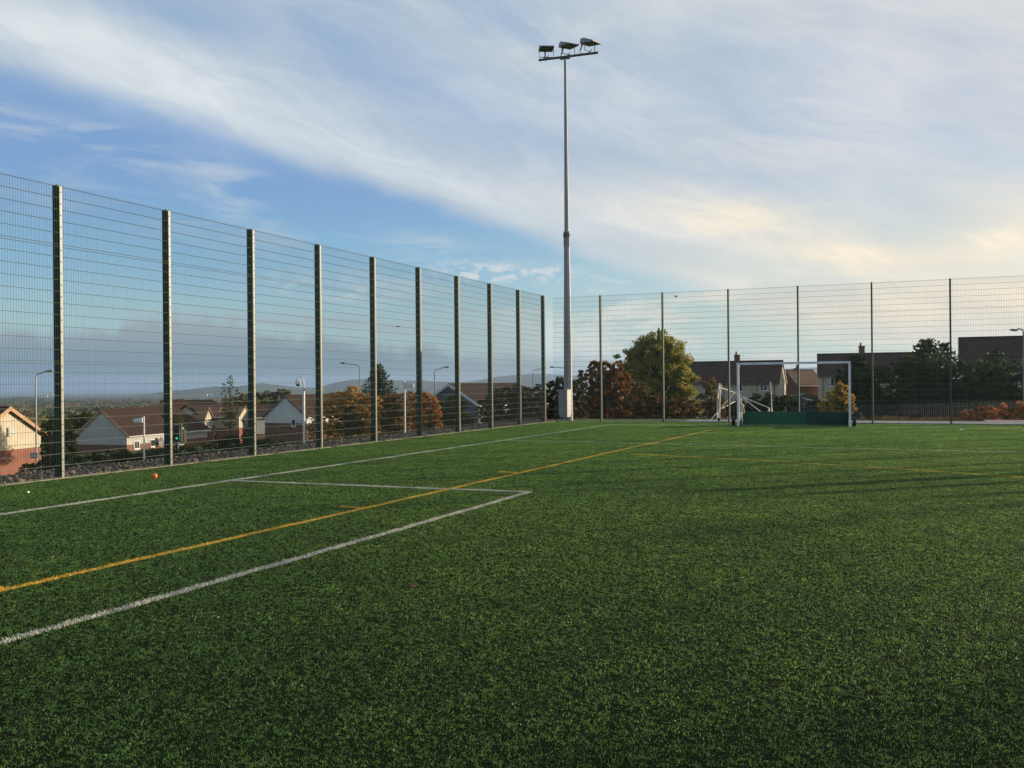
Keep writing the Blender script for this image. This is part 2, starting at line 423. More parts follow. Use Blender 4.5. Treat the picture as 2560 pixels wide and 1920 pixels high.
b = MB(); b.add([(FX + .1, -30, ZI), (40, -30, ZI), (40, FY + .1, ZI), (FX + .1, FY + .1, ZI)], [(0, 1, 2, 3)])
o = b.build('artificial_pitch', M_infill); o['kind'] = 'structure'

def blades(rng, pts, h, lean, wid, cols):
    """bent strips rooted at pts: (k,2) -> V, quads+tris as quads"""
    k = len(pts); h = h * rng.uniform(.55, 1.25, k); a = rng.uniform(0, 2 * np.pi, k); l = lean * rng.uniform(.1, 1.3, k)
    la = a + rng.uniform(-1.2, 1.2, k) + np.pi / 2
    wx, wy = np.cos(a) * wid / 2, np.sin(a) * wid / 2
    dx, dy = np.cos(la) * l, np.sin(la) * l
    bx = rng.normal(0, .35, k) * l
    V = np.zeros((k, 6, 3))
    x, y = pts[:, 0], pts[:, 1]
    def put(i, cx, cy, cz, wq): V[:, i, 0] = cx - wx * wq; V[:, i, 1] = cy - wy * wq; V[:, i, 2] = cz; V[:, i + 1, 0] = cx + wx * wq; V[:, i + 1, 1] = cy + wy * wq; V[:, i + 1, 2] = cz
    put(0, x, y, 0 * h, 1.0)
    put(2, x + dx * .35 + bx * .3, y + dy * .35, h * .75, 1.0)
    put(4, x + dx + bx, y + dy - bx * .5, h * rng.uniform(.55, 1.15, k), .35)
    base = np.arange(k)[:, None] * 6
    Fq = np.concatenate([base + [0, 1, 3, 2], base + [2, 3, 5, 4]], axis=1).reshape(-1, 4)
    t = cols[rng.integers(0, len(cols), k)] * rng.uniform(.7, 1.3, (k, 1))
    if cols is GREENS: t[rng.random(k) < .006] = (.55, .52, .42)  # a few pale blades, their colour standing in for glints and bright crumbs
    return V.reshape(-1, 3), Fq, np.repeat(t, 2, axis=0)
GREENS = np.array([(.122, .300, .078), (.165, .355, .088), (.085, .250, .074), (.190, .365, .092), (.100, .272, .072), (.145, .305, .100), (.28, .39, .13)])
def turf_patch(seed):
    rng = np.random.default_rng(seed); n = 11500
    pts = rng.uniform(-.5, .5, (n, 2))
    # tufts: pull roots towards tuft centres
    c = rng.uniform(-.5, .5, (1500, 2)); j = rng.integers(0, 1500, n)
    pts = np.where(rng.random((n, 1)) < .7, c[j] + rng.normal(0, .0075, (n, 2)), pts)
    V, Fq, t = blades(rng, pts, .0170, .019, .0016, GREENS)
    me_o = npmesh('turf_patch', V, Fq, M_blade, tint=t)
    COL.objects.unlink(me_o)
    return me_o
def build_turf():
    ps = [turf_patch(3), turf_patch(4)]
    pts = []; rng = random.Random(5)
    V = []
    for iy in range(-2, 36):
        for ix in range(0, 24):
            x, y = FX + .62 + ix, iy - .22
            if y + .5 > FY + .3: continue
            V.append((x, y, 0))
    me = bpy.data.meshes.new('grass'); me.from_pydata(V, [], []); o = bpy.data.objects.new('grass', me); link(o)
    me.materials.append(M_blade)
    n = len(V)
    a = me.attributes.new('rot', 'FLOAT', 'POINT'); a.data.foreach_set('value', [rng.randrange(4) * math.pi / 2 for _ in range(n)])
    a = me.attributes.new('sel', 'BOOLEAN', 'POINT'); a.data.foreach_set('value', [rng.random() < .5 for _ in range(n)])
    ng = bpy.data.node_groups.new('turf', 'GeometryNodeTree')
    ng.interface.new_socket('Geometry', in_out='INPUT', socket_type='NodeSocketGeometry')
    ng.interface.new_socket('Geometry', in_out='OUTPUT', socket_type='NodeSocketGeometry')
    gi = ng.nodes.new('NodeGroupInput'); go = ng.nodes.new('NodeGroupOutput')
    jn = ng.nodes.new('GeometryNodeJoinGeometry')
    ra = ng.nodes.new('GeometryNodeInputNamedAttribute'); ra.data_type = 'FLOAT'; ra.inputs[0].default_value = 'rot'
    se = ng.nodes.new('GeometryNodeInputNamedAttribute'); se.data_type = 'BOOLEAN'; se.inputs[0].default_value = 'sel'
    inv = ng.nodes.new('FunctionNodeBooleanMath'); inv.operation = 'NOT'; ng.links.new(se.outputs[0], inv.inputs[0])
    cb = ng.nodes.new('ShaderNodeCombineXYZ'); ng.links.new(ra.outputs[0], cb.inputs[2])
    for k, p in enumerate(ps):
        oi = ng.nodes.new('GeometryNodeObjectInfo'); oi.inputs[0].default_value = p; oi.inputs[1].default_value = True
        ip = ng.nodes.new('GeometryNodeInstanceOnPoints')
        ng.links.new(gi.outputs[0], ip.inputs['Points']); ng.links.new(oi.outputs['Geometry'], ip.inputs['Instance'])
        ng.links.new(cb.outputs[0], ip.inputs['Rotation'])
        ng.links.new(se.outputs[0] if k == 0 else inv.outputs[0], ip.inputs['Selection'])
        ng.links.new(ip.outputs[0], jn.inputs[0])
    ng.links.new(jn.outputs[0], go.inputs[0])
    md = o.modifiers.new('turf', 'NODES'); md.node_group = ng
    tag(o, 'short green artificial turf blades covering the whole pitch', 'artificial grass', kind='stuff')
build_turf()

def pitch_line(pts, width, white, seed, label, dens=1.0):
    rng = np.random.default_rng(seed); P = []; S0 = MB()
    cum = 0
    for (x0, y0), (x1, y1) in zip(pts[:-1], pts[1:]):
        L = math.hypot(x1 - x0, y1 - y0); tx, ty = (x1 - x0) / L, (y1 - y0) / L
        d = 26000 if min(math.hypot(x0, y0), math.hypot(x1, y1)) < 20 else 15000
        n = int(L * width * d * dens)
        a = rng.uniform(0, L, n); q = rng.uniform(-width / 2, width / 2, n)
        q += .007 * np.sin(a * 3.1 + seed) + .004 * np.sin(a * 11) + rng.normal(0, .007, n)
        P.append(np.stack([x0 + tx * a - ty * q, y0 + ty * a + tx * q], 1))
        hw = width * .46
        if dens == 1: S0.add([(x0 - ty * -hw, y0 + tx * -hw, .0108), (x0 - ty * hw, y0 + tx * hw, .0108), (x1 - ty * hw, y1 + tx * hw, .0108), (x1 - ty * -hw, y1 + tx * -hw, .0108)], [(0, 1, 2, 3)])
    P = np.concatenate(P)
    cols = np.array([(.66, .67, .66), (.56, .57, .56), (.46, .47, .46), (.62, .63, .62)]) if white else np.array([(.74, .47, .06), (.64, .40, .05), (.82, .56, .08), (.56, .34, .05)])
    V, Fq, t = blades(rng, P, .0245, .011, .0030, cols)
    sv = np.array(S0.v); ns = len(V)
    if dens == 1: V = np.concatenate([V, sv]); Fq = np.concatenate([Fq, np.array(S0.f) + ns]); t = np.concatenate([t, np.tile(cols[2] * .45, (len(S0.f), 1))])
    o = npmesh('pitch_line', V, Fq, M_paint, tint=t); o['kind'] = 'structure'; o['label'] = label
pitch_line([(-10.31, -8), (-10.31, 12), (-10.29, 20), (-10.25, 32.75)], .07, True, 1, 'long white sideline running beside the left fence')
pitch_line([(-10.28, 12.08), (-7.65, 12.14), (-5.09, 12.22)], .075, True, 2, 'white cross line joining the sideline to the near corner')
pitch_line([(-5.05, 12.25), (-5.10, 6.7), (-5.14, 3.9), (-5.16, -3)], .078, True, 3, 'thick white line nearest the camera', .8)
pitch_line([(-6.5, -3), (-6.46, 4.9), (-6.36, 9.9), (-6.2, 20), (-5.95, 29.5)], .06, False, 4, 'long yellow line crossing the pitch')
pitch_line([(-6.74, 9.97), (-6.36, 9.93)], .07, False, 5, 'short yellow tick on the yellow line, nearer one')
pitch_line([(-6.70, 14.85), (-6.28, 14.78)], .08, False, 6, 'short yellow tick on the yellow line, farther one')
pitch_line([(-6.75, 5.05), (-6.49, 5.0)], .05, False, 11, 'short yellow tick at the left picture edge')
pitch_line([(-10.27, 23.12), (-3.83, 22.68), (2.14, 22.19), (12, 21.4)], .05, True, 7, 'thin white line across the far half', .55)
pitch_line([(-5.66, 19.42), (-3.9, 18.95), (-2.22, 18.32), (-.3, 17.55), (1.6, 16.62), (4, 15.1), (7, 12.8)], .05, False, 8, 'thin yellow arc on the right', .5)
pitch_line([(-10.25, 32.7), (-5.7, 32.74), (6, 32.9)], .06, True, 9, 'white goal line in front of the far fence')

# ------------------------------------------------------------------ fences (posts and twin-wire mesh panels)
PS = 2.534
H1, H2, H3 = 1.99, 4.0, 5.03
def mesh_panel_bm(L, z0, z1, rows):
    b = MB(); r = .0025
    n = int(L / .05)
    for i in range(n + 1):
        x = (L - n * .05) / 2 + i * .05
        b.add([(x - r, 0, z0), (x, r, z0), (x + r, 0, z0), (x, -r, z0), (x - r, 0, z1), (x, r, z1), (x + r, 0, z1), (x, -r, z1)],
              [(0, 1, 5, 4), (1, 2, 6, 5), (2, 3, 7, 6), (3, 0, 4, 7)])
    q = .0035
    for z in rows:
        for s in (-1, 1):
            c = s * .0072; V = []
            for x in (0, L):
                for j in range(6):
                    t = math.pi * 2 * j / 6; V.append((x, c + q * math.cos(t), z + q * math.sin(t)))
            b.add(V, [(j, (j + 1) % 6, (j + 1) % 6 + 6, j + 6) for j in range(6)])
    return b
def make_fence(name, origin, rz, n0, n1, offs, L, label, mbar=None):
    """local x along the fence, local -y faces the pitch; posts at offs + i*L"""
    root = empty(name, origin, rz, label, 'mesh fence')
    segs = [(0.01, H1, [.03 + .2 * i for i in range(10)] + [H1 - .012]),
            (H1 + .012, H2, [H1 + .03 + .2 * i for i in range(10)] + [H2 - .012]),
            (H2 + .012, H3 + .03, [H2 + .03 + .2 * i for i in range(5)] + [H3 - .005])]
    tm = {}
    for i in range(n0, n1):
        for k, (z0, z1, rows) in enumerate(segs):
            key = k
            if key not in tm:
                o = mesh_panel_bm(L, z0, z1, rows).build('mesh_panel', M_wire, root); tm[key] = o
            else:
                o = tm[key].copy(); COL.objects.link(o); o.parent = root
            o.location = (offs + i * L, -.012, 0)
    p0 = None
    for i in range(n0, n1 + 1):
        if p0 is None:
            b = MB(); b.box(-.03, .03, .008, .135, -.05, H3 + .02)
            b.box(-.033, .033, .005, .138, H3 + .02, H3 + .03)
            p0 = b.build('post', M_fence, root)
            c = MB(); c.box(-.024, .024, -.030, -.024, .02, H3)
            cl = c.build('clamp_bar', mbar or M_bar, p0)
            c = MB(); c.tube([(0, -.0305, 0), (0, -.040, 0)], .011, 6); bl = c.build('bolt', M_darksteel, p0); bl.location = (0, 0, .13)
            o = p0
        else:
            o = p0.copy(); COL.objects.link(o); o.parent = root
            q = cl.copy(); COL.objects.link(q); q.parent = o
        o.location = (offs + i * L, 0, 0)
        if mbar is None and 0 <= i <= 2:
            for j in range(25):
                q = bl.copy(); COL.objects.link(q); q.parent = o; q.location = (0, 0, .13 + .2 * j)
    bpy.data.objects.remove(bl)
    return root, tm
# left fence: along +Y at x = FX, faces +X.   local x -> world y, local -y -> world +x
fl, _ = make_fence('mesh_fence', (FX, 0, 0), R(90), -4, 9, 11.50, PS, 'tall green wire mesh fence running along the left side of the pitch')
# far fence: along +X at y = FY, faces -Y
fr, tmr = make_fence('mesh_fence', (0, FY, 0), 0, 0, 17, -11.46, PS, 'tall green wire mesh fence across the far end behind the goals', mat('clamp_bar_green', (.05, .085, .05), .4, (.04, .07, .045), 3.0, spec=.6))
b = mesh_panel_bm(-11.46 - FX, .01, H3 + .03, sorted([.03 + .2 * i for i in range(10)] + [H1 - .012] + [H1 + .03 + .2 * i for i in range(10)] + [H2 - .012] + [H2 + .03 + .2 * i for i in range(5)] + [H3 - .005]))
o = b.build('mesh_panel', M_wire, fr); o.location = (FX, -.012, 0)

for xg in (21.3, 22.6):      # unseen stout posts along the far fence, added for their shadow bands
    b = MB(); b.box(xg - .08, xg + .08, .01, .17, -.05, H3 + .05); o = b.build('gate_post', M_fence, fr)
# gravel strip behind the left fence
def build_gravel():
    rng = np.random.default_rng(11); VV = []; FF = []; TT = []; nb = 0
    ico = [(-.526, 0, .851), (.526, 0, .851), (-.526, 0, -.851), (.526, 0, -.851), (0, .851, .526), (0, .851, -.526), (0, -.851, .526), (0, -.851, -.526), (.851, .526, 0), (-.851, .526, 0), (.851, -.526, 0), (-.851, -.526, 0)]
    tri = [(1, 4, 0), (4, 9, 0), (4, 5, 9), (8, 5, 4), (1, 8, 4), (1, 10, 8), (10, 3, 8), (8, 3, 5), (3, 2, 5), (3, 7, 2), (3, 10, 7), (10, 6, 7), (6, 11, 7), (6, 0, 11), (6, 1, 0), (10, 1, 6), (11, 0, 9), (2, 11, 9), (5, 2, 9), (11, 2, 7)]
    ico = np.array(ico); tri = np.array(tri)
    n = 14000
    x = FX - .20 - rng.power(.8, n) * 1.5; y = rng.uniform(2, 36.5, n)
    for i in range(n):
        s = rng.uniform(.018, .042) * (1.5 if rng.random() < .12 else 1)
        P = ico * (1 + rng.uniform(-.28, .28, (12, 1))) * s * rng.uniform(.7, 1.2, 3)
        zz = zg(x[i], y[i]) + rng.uniform(-.03, .02)
        VV.append(P + [x[i], y[i], zz]); FF.append(tri + nb); nb += 12
        base = np.array([(.075, .07, .062), (.12, .105, .085), (.045, .045, .045), (.19, .13, .075), (.06, .06, .06)])[rng.integers(0, 5)] * rng.uniform(.7, 1.25)
        TT.append(np.tile(base, (20, 1)))
    m = mat('stone', (1, 1, 1), .85, (.7, .7, .7), 30, tint=True)
    o = npmesh('gravel', np.concatenate(VV), np.concatenate(FF), m, tint=np.concatenate(TT))
    tag(o, 'grey and tan stones in the strip behind the left fence', 'gravel', kind='stuff')
build_gravel()

# ------------------------------------------------------------------ vegetation builders
def leaf_quads(rng, C, size, up=.3, flat=None):
    k = len(C); a = rng.normal(size=(k, 3)); a /= np.linalg.norm(a, axis=1)[:, None]
    b = rng.normal(size=(k, 3)); b[:, 2] += up; b -= (b * a).sum(1)[:, None] * a; b /= np.linalg.norm(b, axis=1)[:, None]
    sz = size * rng.uniform(.6, 1.35, k)[:, None]
    V = np.stack([C - a * sz * .5, C + b * sz * .34, C + a * sz * .5, C - b * sz * .34], 1)
    Fq = (np.arange(k)[:, None] * 4 + [0, 1, 2, 3])
    return V.reshape(-1, 3), Fq
def crown_points(rng, blobs, n, sub=26, subr=.30, fill=.25):
    """points on the shells of many small clumps spread over ellipsoids"""
    vol = np.array([b[1][0] * b[1][1] + b[1][0] * b[1][2] for b in blobs]); vol /= vol.sum()
    out = []; ids = []; cid = 0
    for (c, r), f in zip(blobs, vol):
        m = max(4, int(sub * len(blobs) * f)); c = np.array(c); r = np.array(r)
        d = rng.normal(size=(m, 3)); d /= np.linalg.norm(d, axis=1)[:, None]
        rr = rng.uniform(.45, .98, (m, 1)) ** .6
        cc = c + d * rr * r
        k = int(n * f / m) + 1
        for q in cc:
            e = rng.normal(size=(k, 3)); e /= np.linalg.norm(e, axis=1)[:, None]
            s = subr * r.mean() * rng.uniform(.6, 1.3)
            out.append(q + e * s * rng.uniform(.35, 1.05, (k, 1)) * [1.15, 1.15, .8]); ids.append(np.full(k, cid)); cid += 1
    return np.concatenate(out), np.concatenate(ids), cid
def tree(name, label, cat, base, blobs, n, leaf, pal, seed, trunk_r=.15, group=None, sub=26, subr=.30, limbs=True, mixf=.5, zmin=None):
    """base: world point; blobs relative to base"""
    rng = np.random.default_rng(seed)
    root = empty(name, base, 0, label, cat, group)
    P, ids, nc = crown_points(rng, blobs, n, sub, subr)
    if zmin is not None: P = P[P[:, 2] > zmin] if False else P
    pal = np.array(pal); cl = pal[rng.integers(0, len(pal), nc)][ids] ; own = pal[rng.integers(0, len(pal), len(P))]
    t = (cl * (1 - mixf) + own * mixf) * rng.uniform(.7, 1.3, (len(P), 1))
    V, Fq = leaf_quads(rng, P, leaf)
    npmesh('crown', V, Fq, M_leaf, root, t)
    b = MB(); zt = max(c[2] for c, r in blobs)
    top = np.mean([c[:2] for c, r in blobs], 0)
    b.tube([(0, 0, -1.2), (0.05, 0, zt * .4), (top[0] * .6, top[1] * .6, zt * .8), (top[0], top[1], zt * 1.15)], [trunk_r * 1.2, trunk_r, trunk_r * .7, trunk_r * .25], 8)
    if limbs:
        for (c, r) in blobs:
            for _ in range(4):
                e = np.array(c) + rng.normal(size=3) * np.array(r) * .55
                h0 = rng.uniform(.15, .6) * zt
                b.tube([(0, 0, h0), ((e[0]) * .5, e[1] * .5, (h0 + e[2]) * .52), tuple(e)], [trunk_r * .5, trunk_r * .3, trunk_r * .08], 5, False)
    b.build('trunk', M_trunk, root, smooth=True)
    return root
def conifer(name, label, cat, base, H, Rb, seed, n_whorl=16, pal=None, per=9, nd=46, z0=.08, size=.10, group=None, power=.9, droop=.18):
    rng = np.random.default_rng(seed); root = empty(name, base, 0, label, cat, group)
    pal = np.array(pal if pal is not None else [(.018, .045, .022), (.025, .055, .025), (.035, .065, .025)])
    C = []; b = MB()
    b.tube([(0, 0, -1), (0, 0, H * .5), (0, 0, H)], [Rb * .07 + .04, Rb * .04 + .02, .01], 7)
    for i in range(n_whorl):
        f = z0 + (1 - z0) * (i / n_whorl) ** .95; z = H * f
        rad = Rb * (1 - f) ** power + .05
        for j in range(per):
            a = 2 * math.pi * (j + rng.uniform(-.3, .3)) / per + i * .7; L = rad * rng.uniform(.7, 1.12)
            k = max(6, int(nd * L / Rb))
            s = rng.uniform(.12, 1, k) ** .8
            side = rng.normal(0, .10, k) * (1.15 - s) * L
            x = np.cos(a) * s * L - np.sin(a) * side; y = np.sin(a) * s * L + np.cos(a) * side
            zz = z + (-droop * s + .22 * s ** 2.6) * L + rng.normal(0, .03 * Rb, k)
            C.append(np.stack([x, y, zz], 1))
            b.tube([(0, 0, z), (math.cos(a) * L * .9, math.sin(a) * L * .9, z + (-droop * .9 + .15) * L)], [.03, .008], 4, False)
    C = np.concatenate(C)
    V, Fq = leaf_quads(rng, C, size * 1.4, up=-.1)
    t = pal[rng.integers(0, len(pal), len(C))] * rng.uniform(.6, 1.4, (len(C), 1))
    npmesh('crown', V, Fq, M_needle, root, t)
    b.build('trunk', M_trunk, root)
    return root
def shrubmass(name, label, cat, pts, depth, n, leaf, pal, seed, group=None, sub=34, subr=.27, stems=True):
    """bank of shrubs: pts = [(px, top_y, bottom_y)] outline at distance depth -> blobs in world"""
    base = W(pts[len(pts) // 2][0], pts[len(pts) // 2][2], depth)
    fwd = Vector((-math.sin(YAW), math.cos(YAW), 0)); rng = random.Random(seed)
    blobs = []
    for i in range(len(pts)):
        px, ty, by = pts[i]
        T = W(px, ty, depth); B = W(px, by, depth)
        wd = abs(pts[min(i + 1, len(pts) - 1)][0] - pts[max(i - 1, 0)][0]) / 2 * depth / F * (1.0 if 0 < i < len(pts) - 1 else 1.6)
        h = (T.z - B.z)
        k = max(1, round(h / max(wd, .6) / 1.1))
        for j in range(k):
            zc = B.z + h * (j + .5) / k
            c = Vector((T.x, T.y, zc)) + fwd * rng.uniform(-.1, .7) - base
            blobs.append((tuple(c), (wd * .62, wd * .9, h / k * .62)))
    return tree(name, label, cat, base, blobs, n, leaf, pal, seed, trunk_r=.07, group=group, sub=sub, subr=subr, limbs=stems)

def br(P, k): return [tuple(min(.7, x * k) for x in c) for c in P]
AUT = [(.56, .20, .04), (.62, .28, .06), (.46, .24, .06), (.30, .20, .05), (.60, .18, .04)]
ORG = [(.64, .32, .08), (.54, .30, .08), (.42, .34, .09), (.70, .40, .10), (.30, .26, .07), (.46, .22, .06)]
OLV = [(.10, .11, .03), (.14, .13, .03), (.07, .085, .025), (.18, .14, .03)]
GRN = [(.045, .085, .02), (.06, .10, .025), (.035, .065, .02), (.09, .11, .03)]
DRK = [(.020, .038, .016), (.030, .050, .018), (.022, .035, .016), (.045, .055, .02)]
RED = [(.26, .035, .02), (.34, .06, .02), (.18, .05, .02), (.12, .06, .02), (.30, .10, .03)]

# big green and gold tree in the middle
D = 62.0
k = D / F
bs = W(1640, 1052, D)
def rel(px, py, dd=0.0):
    p = W(px, py, D) - bs; fw = Vector((-math.sin(YAW), math.cos(YAW), 0)); p = p + fw * dd
    return (p.x, p.y, p.z)
blobs = [(rel(1640, 868), (1.35, 1.4, 1.1)), (rel(1605, 880), (1.0, 1.2, .9)), (rel(1680, 885), (1.0, 1.1, 1.1)), (rel(1592, 915), (1.0, 1.2, .9)),
         (rel(1640, 925, 0), (1.5, 1.5, 1.2)), (rel(1692, 930), (.9, 1.2, 1.1)), (rel(1600, 965), (1.1, 1.3, 1.0)), (rel(1668, 975), (1.3, 1.4, 1.1)), (rel(1705, 985), (.95, 1.2, .9)),
         (rel(1610, 1015), (1.3, 1.3, 1.0)), (rel(1665, 1022), (1.4, 1.4, 1.0)), (rel(1718, 1025), (.9, 1.2, .9)), (rel(1565, 905), (.7, 1.0, .8)), (rel(1572, 945), (.9, 1.1, 1.0)), (rel(1700, 900), (.7, 1, .9)), (rel(1655, 850), (.8, 1, .7)), (rel(1712, 955), (.8, 1.1, 1.0))]
tree('broadleaf_tree', 'tall green tree turning yellow, standing behind the far fence left of the goal', 'tree', bs, blobs, 60000, .125,
     [(.22, .28, .06), (.32, .34, .08), (.15, .21, .05), (.40, .36, .08), (.26, .30, .07), (.44, .28, .06)], 21, .22, sub=48, subr=.25)
shrubmass('autumn_shrub', 'dense red and orange autumn bushes behind the far fence right of the floodlight mast', 'shrub',
          [(1462, 925, 1052), (1488, 905, 1052), (1515, 905, 1052), (1545, 908, 1052), (1568, 930, 1052)], 52, 15000, .13,
          [(.30, .05, .02), (.20, .06, .02), (.10, .08, .025), (.34, .12, .03), (.07, .08, .02), (.16, .12, .03), (.44, .10, .03), (.14, .13, .04)], 22)
shrubmass('autumn_shrub', 'low brown and rust bushes in front of the tall green tree', 'shrub',
          [(1575, 985, 1056), (1605, 960, 1056), (1640, 990, 1056), (1680, 1000, 1056), (1715, 995, 1056), (1742, 1010, 1056)], 50, 11000, .12,
          [(.18, .07, .02), (.10, .08, .02), (.24, .10, .03), (.06, .07, .02), (.13, .11, .03)], 23)
shrubmass('dark_shrub', 'dark green bushes in the fence corner behind the mast base', 'shrub',
          [(1380, 955, 1054), (1400, 945, 1054), (1425, 950, 1054), (1452, 950, 1054)], 47, 9000, .11, [(.025, .04, .016), (.04, .05, .018), (.08, .05, .02)], 24)
shrubmass('dark_shrub', 'dark olive hedge behind the last posts of the left fence', 'hedge',
          [(1238, 975, 1075), (1265, 970, 1072), (1290, 965, 1070), (1318, 970, 1068), (1345, 965, 1064), (1368, 962, 1060)], 52, 13000, .12, [(.035, .045, .016), (.06, .055, .02), (.10, .07, .025), (.045, .055, .02)], 25)
shrubmass('autumn_hedge', 'tall orange hedge, the left one behind the fourth and fifth posts', 'hedge',
          [(800, 1000, 1112), (825, 985, 1112), (850, 982, 1112), (878, 968, 1110), (905, 982, 1110), (922, 984, 1108), (940, 988, 1108)], 44, 17000, .10, ORG, 26, 'orange hedges behind the left fence')
shrubmass('autumn_hedge', 'brown hedge behind the white street lamp between the fifth and sixth posts', 'hedge',
          [(945, 990, 1106), (970, 988, 1106), (995, 984, 1104), (1020, 980, 1102)], 47, 12000, .10, [(.28, .13, .04), (.20, .13, .04), (.40, .16, .05), (.14, .11, .03), (.34, .20, .05)], 27, 'orange hedges behind the left fence')
shrubmass('autumn_hedge', 'bright rust orange hedge, the right one behind the sixth post', 'hedge',
          [(1040, 982, 1100), (1062, 983, 1100), (1085, 996, 1098), (1097, 1020, 1096)], 44, 12000, .10, AUT, 28, 'orange hedges behind the left fence')
shrubmass('dark_shrub', 'dark olive bush between the rust hedge and the dark gabled house', 'shrub',
          [(1105, 1005, 1078), (1128, 992, 1078), (1150, 1000, 1078), (1175, 1040, 1076)], 50, 7000, .11, OLV[:3] + [(.10, .07, .02)], 29)
shrubmass('dark_shrub', 'dark bush covering the lower right end of the dark gabled house', 'shrub',
          [(1205, 1000, 1076), (1225, 990, 1075), (1245, 995, 1074)], 54, 4000, .11, [(.05, .055, .02), (.035, .04, .016)], 30)
conifer('spruce_tree', 'dark layered spruce rising behind the orange hedges', 'conifer', W(948, 1012, 82), 3.75, 2.15, 31, n_whorl=13, per=9, nd=60, z0=.14, size=.13, power=.8, pal=[(.022, .05, .03), (.03, .06, .03), (.04, .075, .035)])
# evergreens on the right
def evergreen(px, top, bot, D, Rb, label, seed, pw=.75, n=16):
    T = W(px, top, D); B = W(px, bot, D)
    return conifer('evergreen_tree', label, 'conifer', B, T.z - B.z, Rb, seed, n_whorl=n, per=11, nd=60, z0=.02, size=.2, pal=[(.045, .068, .026), (.065, .085, .034), (.085, .095, .038)], power=pw, droop=.1)
evergreen(2319, 843, 1040, 80, 3.7, 'tallest dark evergreen behind the far fence with a pointed top', 41, .62)
evergreen(2362, 852, 1040, 82, 2.8, 'slightly lower evergreen right of the tallest one', 42, .7)
evergreen(2143, 885, 1015, 78, 1.9, 'small evergreen right of the hockey goal against the long roof', 43, .45)
evergreen(2491, 872, 1015, 80, 2.6, 'thin topped evergreen in front of the rightmost house roof', 44, .7)
shrubmass('dark_hedge', 'wide dark conifer hedge behind the grey palisade fence', 'hedge',
          [(2108, 925, 1046), (2150, 910, 1046), (2190, 918, 1046), (2235, 915, 1046), (2280, 895, 1046), (2340, 890, 1046), (2400, 900, 1046), (2450, 905, 1046), (2500, 900, 1046), (2550, 905, 1046), (2600, 900, 1046), (2650, 900, 1046)],
          77, 42000, .2, br(DRK, 1.9), 45, sub=34, subr=.26)
shrubmass('yellow_shrub', 'round yellow leafed bush behind the right post of the hockey goal', 'shrub',
          [(2064, 1000, 1034), (2086, 978, 1034), (2108, 956, 1034), (2132, 985, 1032)], 60, 9000, .12, [(.50, .33, .06), (.40, .29, .06), (.28, .24, .05), (.54, .36, .07)], 46)
shrubmass('green_shrub', 'green bushes below the terraced house, seen through the left half of the goal', 'shrub',
          [(1765, 1010, 1045), (1800, 1000, 1045), (1850, 1005, 1045), (1890, 990, 1042), (1930, 985, 1042), (1965, 990, 1040)], 70, 12000, .14, DRK + [(.06, .085, .025), (.07, .07, .02)], 47)
shrubmass('green_shrub', 'thin brown and green sapling clump left of the folded goal', 'shrub',
          [(1750, 985, 1048), (1780, 945, 1048), (1805, 990, 1048)], 64, 5000, .12, [(.10, .09, .03), (.14, .08, .03), (.05, .06, .02), (.22, .10, .03)], 48)
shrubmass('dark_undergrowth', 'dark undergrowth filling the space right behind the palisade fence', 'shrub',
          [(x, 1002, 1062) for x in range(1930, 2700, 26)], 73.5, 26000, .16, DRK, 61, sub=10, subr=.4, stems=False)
# red berry shrubs at the right edge
shrubmass('cotoneaster_bed', 'low red leaved shrub bed beside the path at the right edge', 'shrub',
          [(2405, 1032, 1052), (2430, 1026, 1052), (2458, 1022, 1052), (2486, 1018, 1052), (2515, 1014, 1052), (2545, 1010, 1052), (2580, 1008, 1052), (2620, 1006, 1052)], 40.5, 15000, .055, [(.60, .09, .05), (.42, .12, .05), (.22, .18, .05), (.50, .22, .06), (.14, .16, .05)], 49, stems=False)
shrubmass('cotoneaster_bed', 'dim rusty ground shrubs in front of the palisade fence', 'shrub',
          [(2160, 1046, 1056), (2190, 1040, 1056), (2240, 1044, 1056), (2330, 1047, 1056), (2390, 1045, 1056)], 50, 5000, .06, [(.16, .05, .03), (.08, .07, .02), (.06, .06, .02)], 50, stems=False)

# unseen open crowned trees towards the sun, added to shade the near pitch
SD, SP = Vector((math.sin(SUN_AZ), math.cos(SUN_AZ), 0)), Vector((math.cos(SUN_AZ), -math.sin(SUN_AZ), 0))
for k, (tt_, dist, top, rad, nn_) in enumerate(((-.5, 84, 15.2, 5.0, 12000), (8.0, 78, 15.6, 5.4, 13500), (17, 86, 16.8, 5.5, 10500), (27, 80, 16.0, 5.5, 7000))):
    q = SP * tt_ + SD * dist; q.z = zg(q.x, q.y)
    tree('roadside_tree', ['open crowned ash by the road, nearest the far fence', 'broad ash standing among the roadside trees', 'tall ash by the road level with the halfway line', 'ash furthest along the road', 'slender young ash at the end of the roadside row'][k], 'tree', q,
         [((0, 0, top - 2.2 - q.z), (rad * .62, rad * .62, 2.0)), ((rad * .3, rad * .2, top - 5 - q.z), (rad * .75, rad * .7, 2.6)), ((-rad * .35, -.2, top - 5.5 - q.z), (rad * .7, rad * .75, 2.6)), ((0, .5, top - 8 - q.z), (rad * .7, rad * .7, 2.4))],
         nn_, .34, br(OLV, 1.2), 90 + k, .3, 'trees along the road', sub=26, subr=.30)

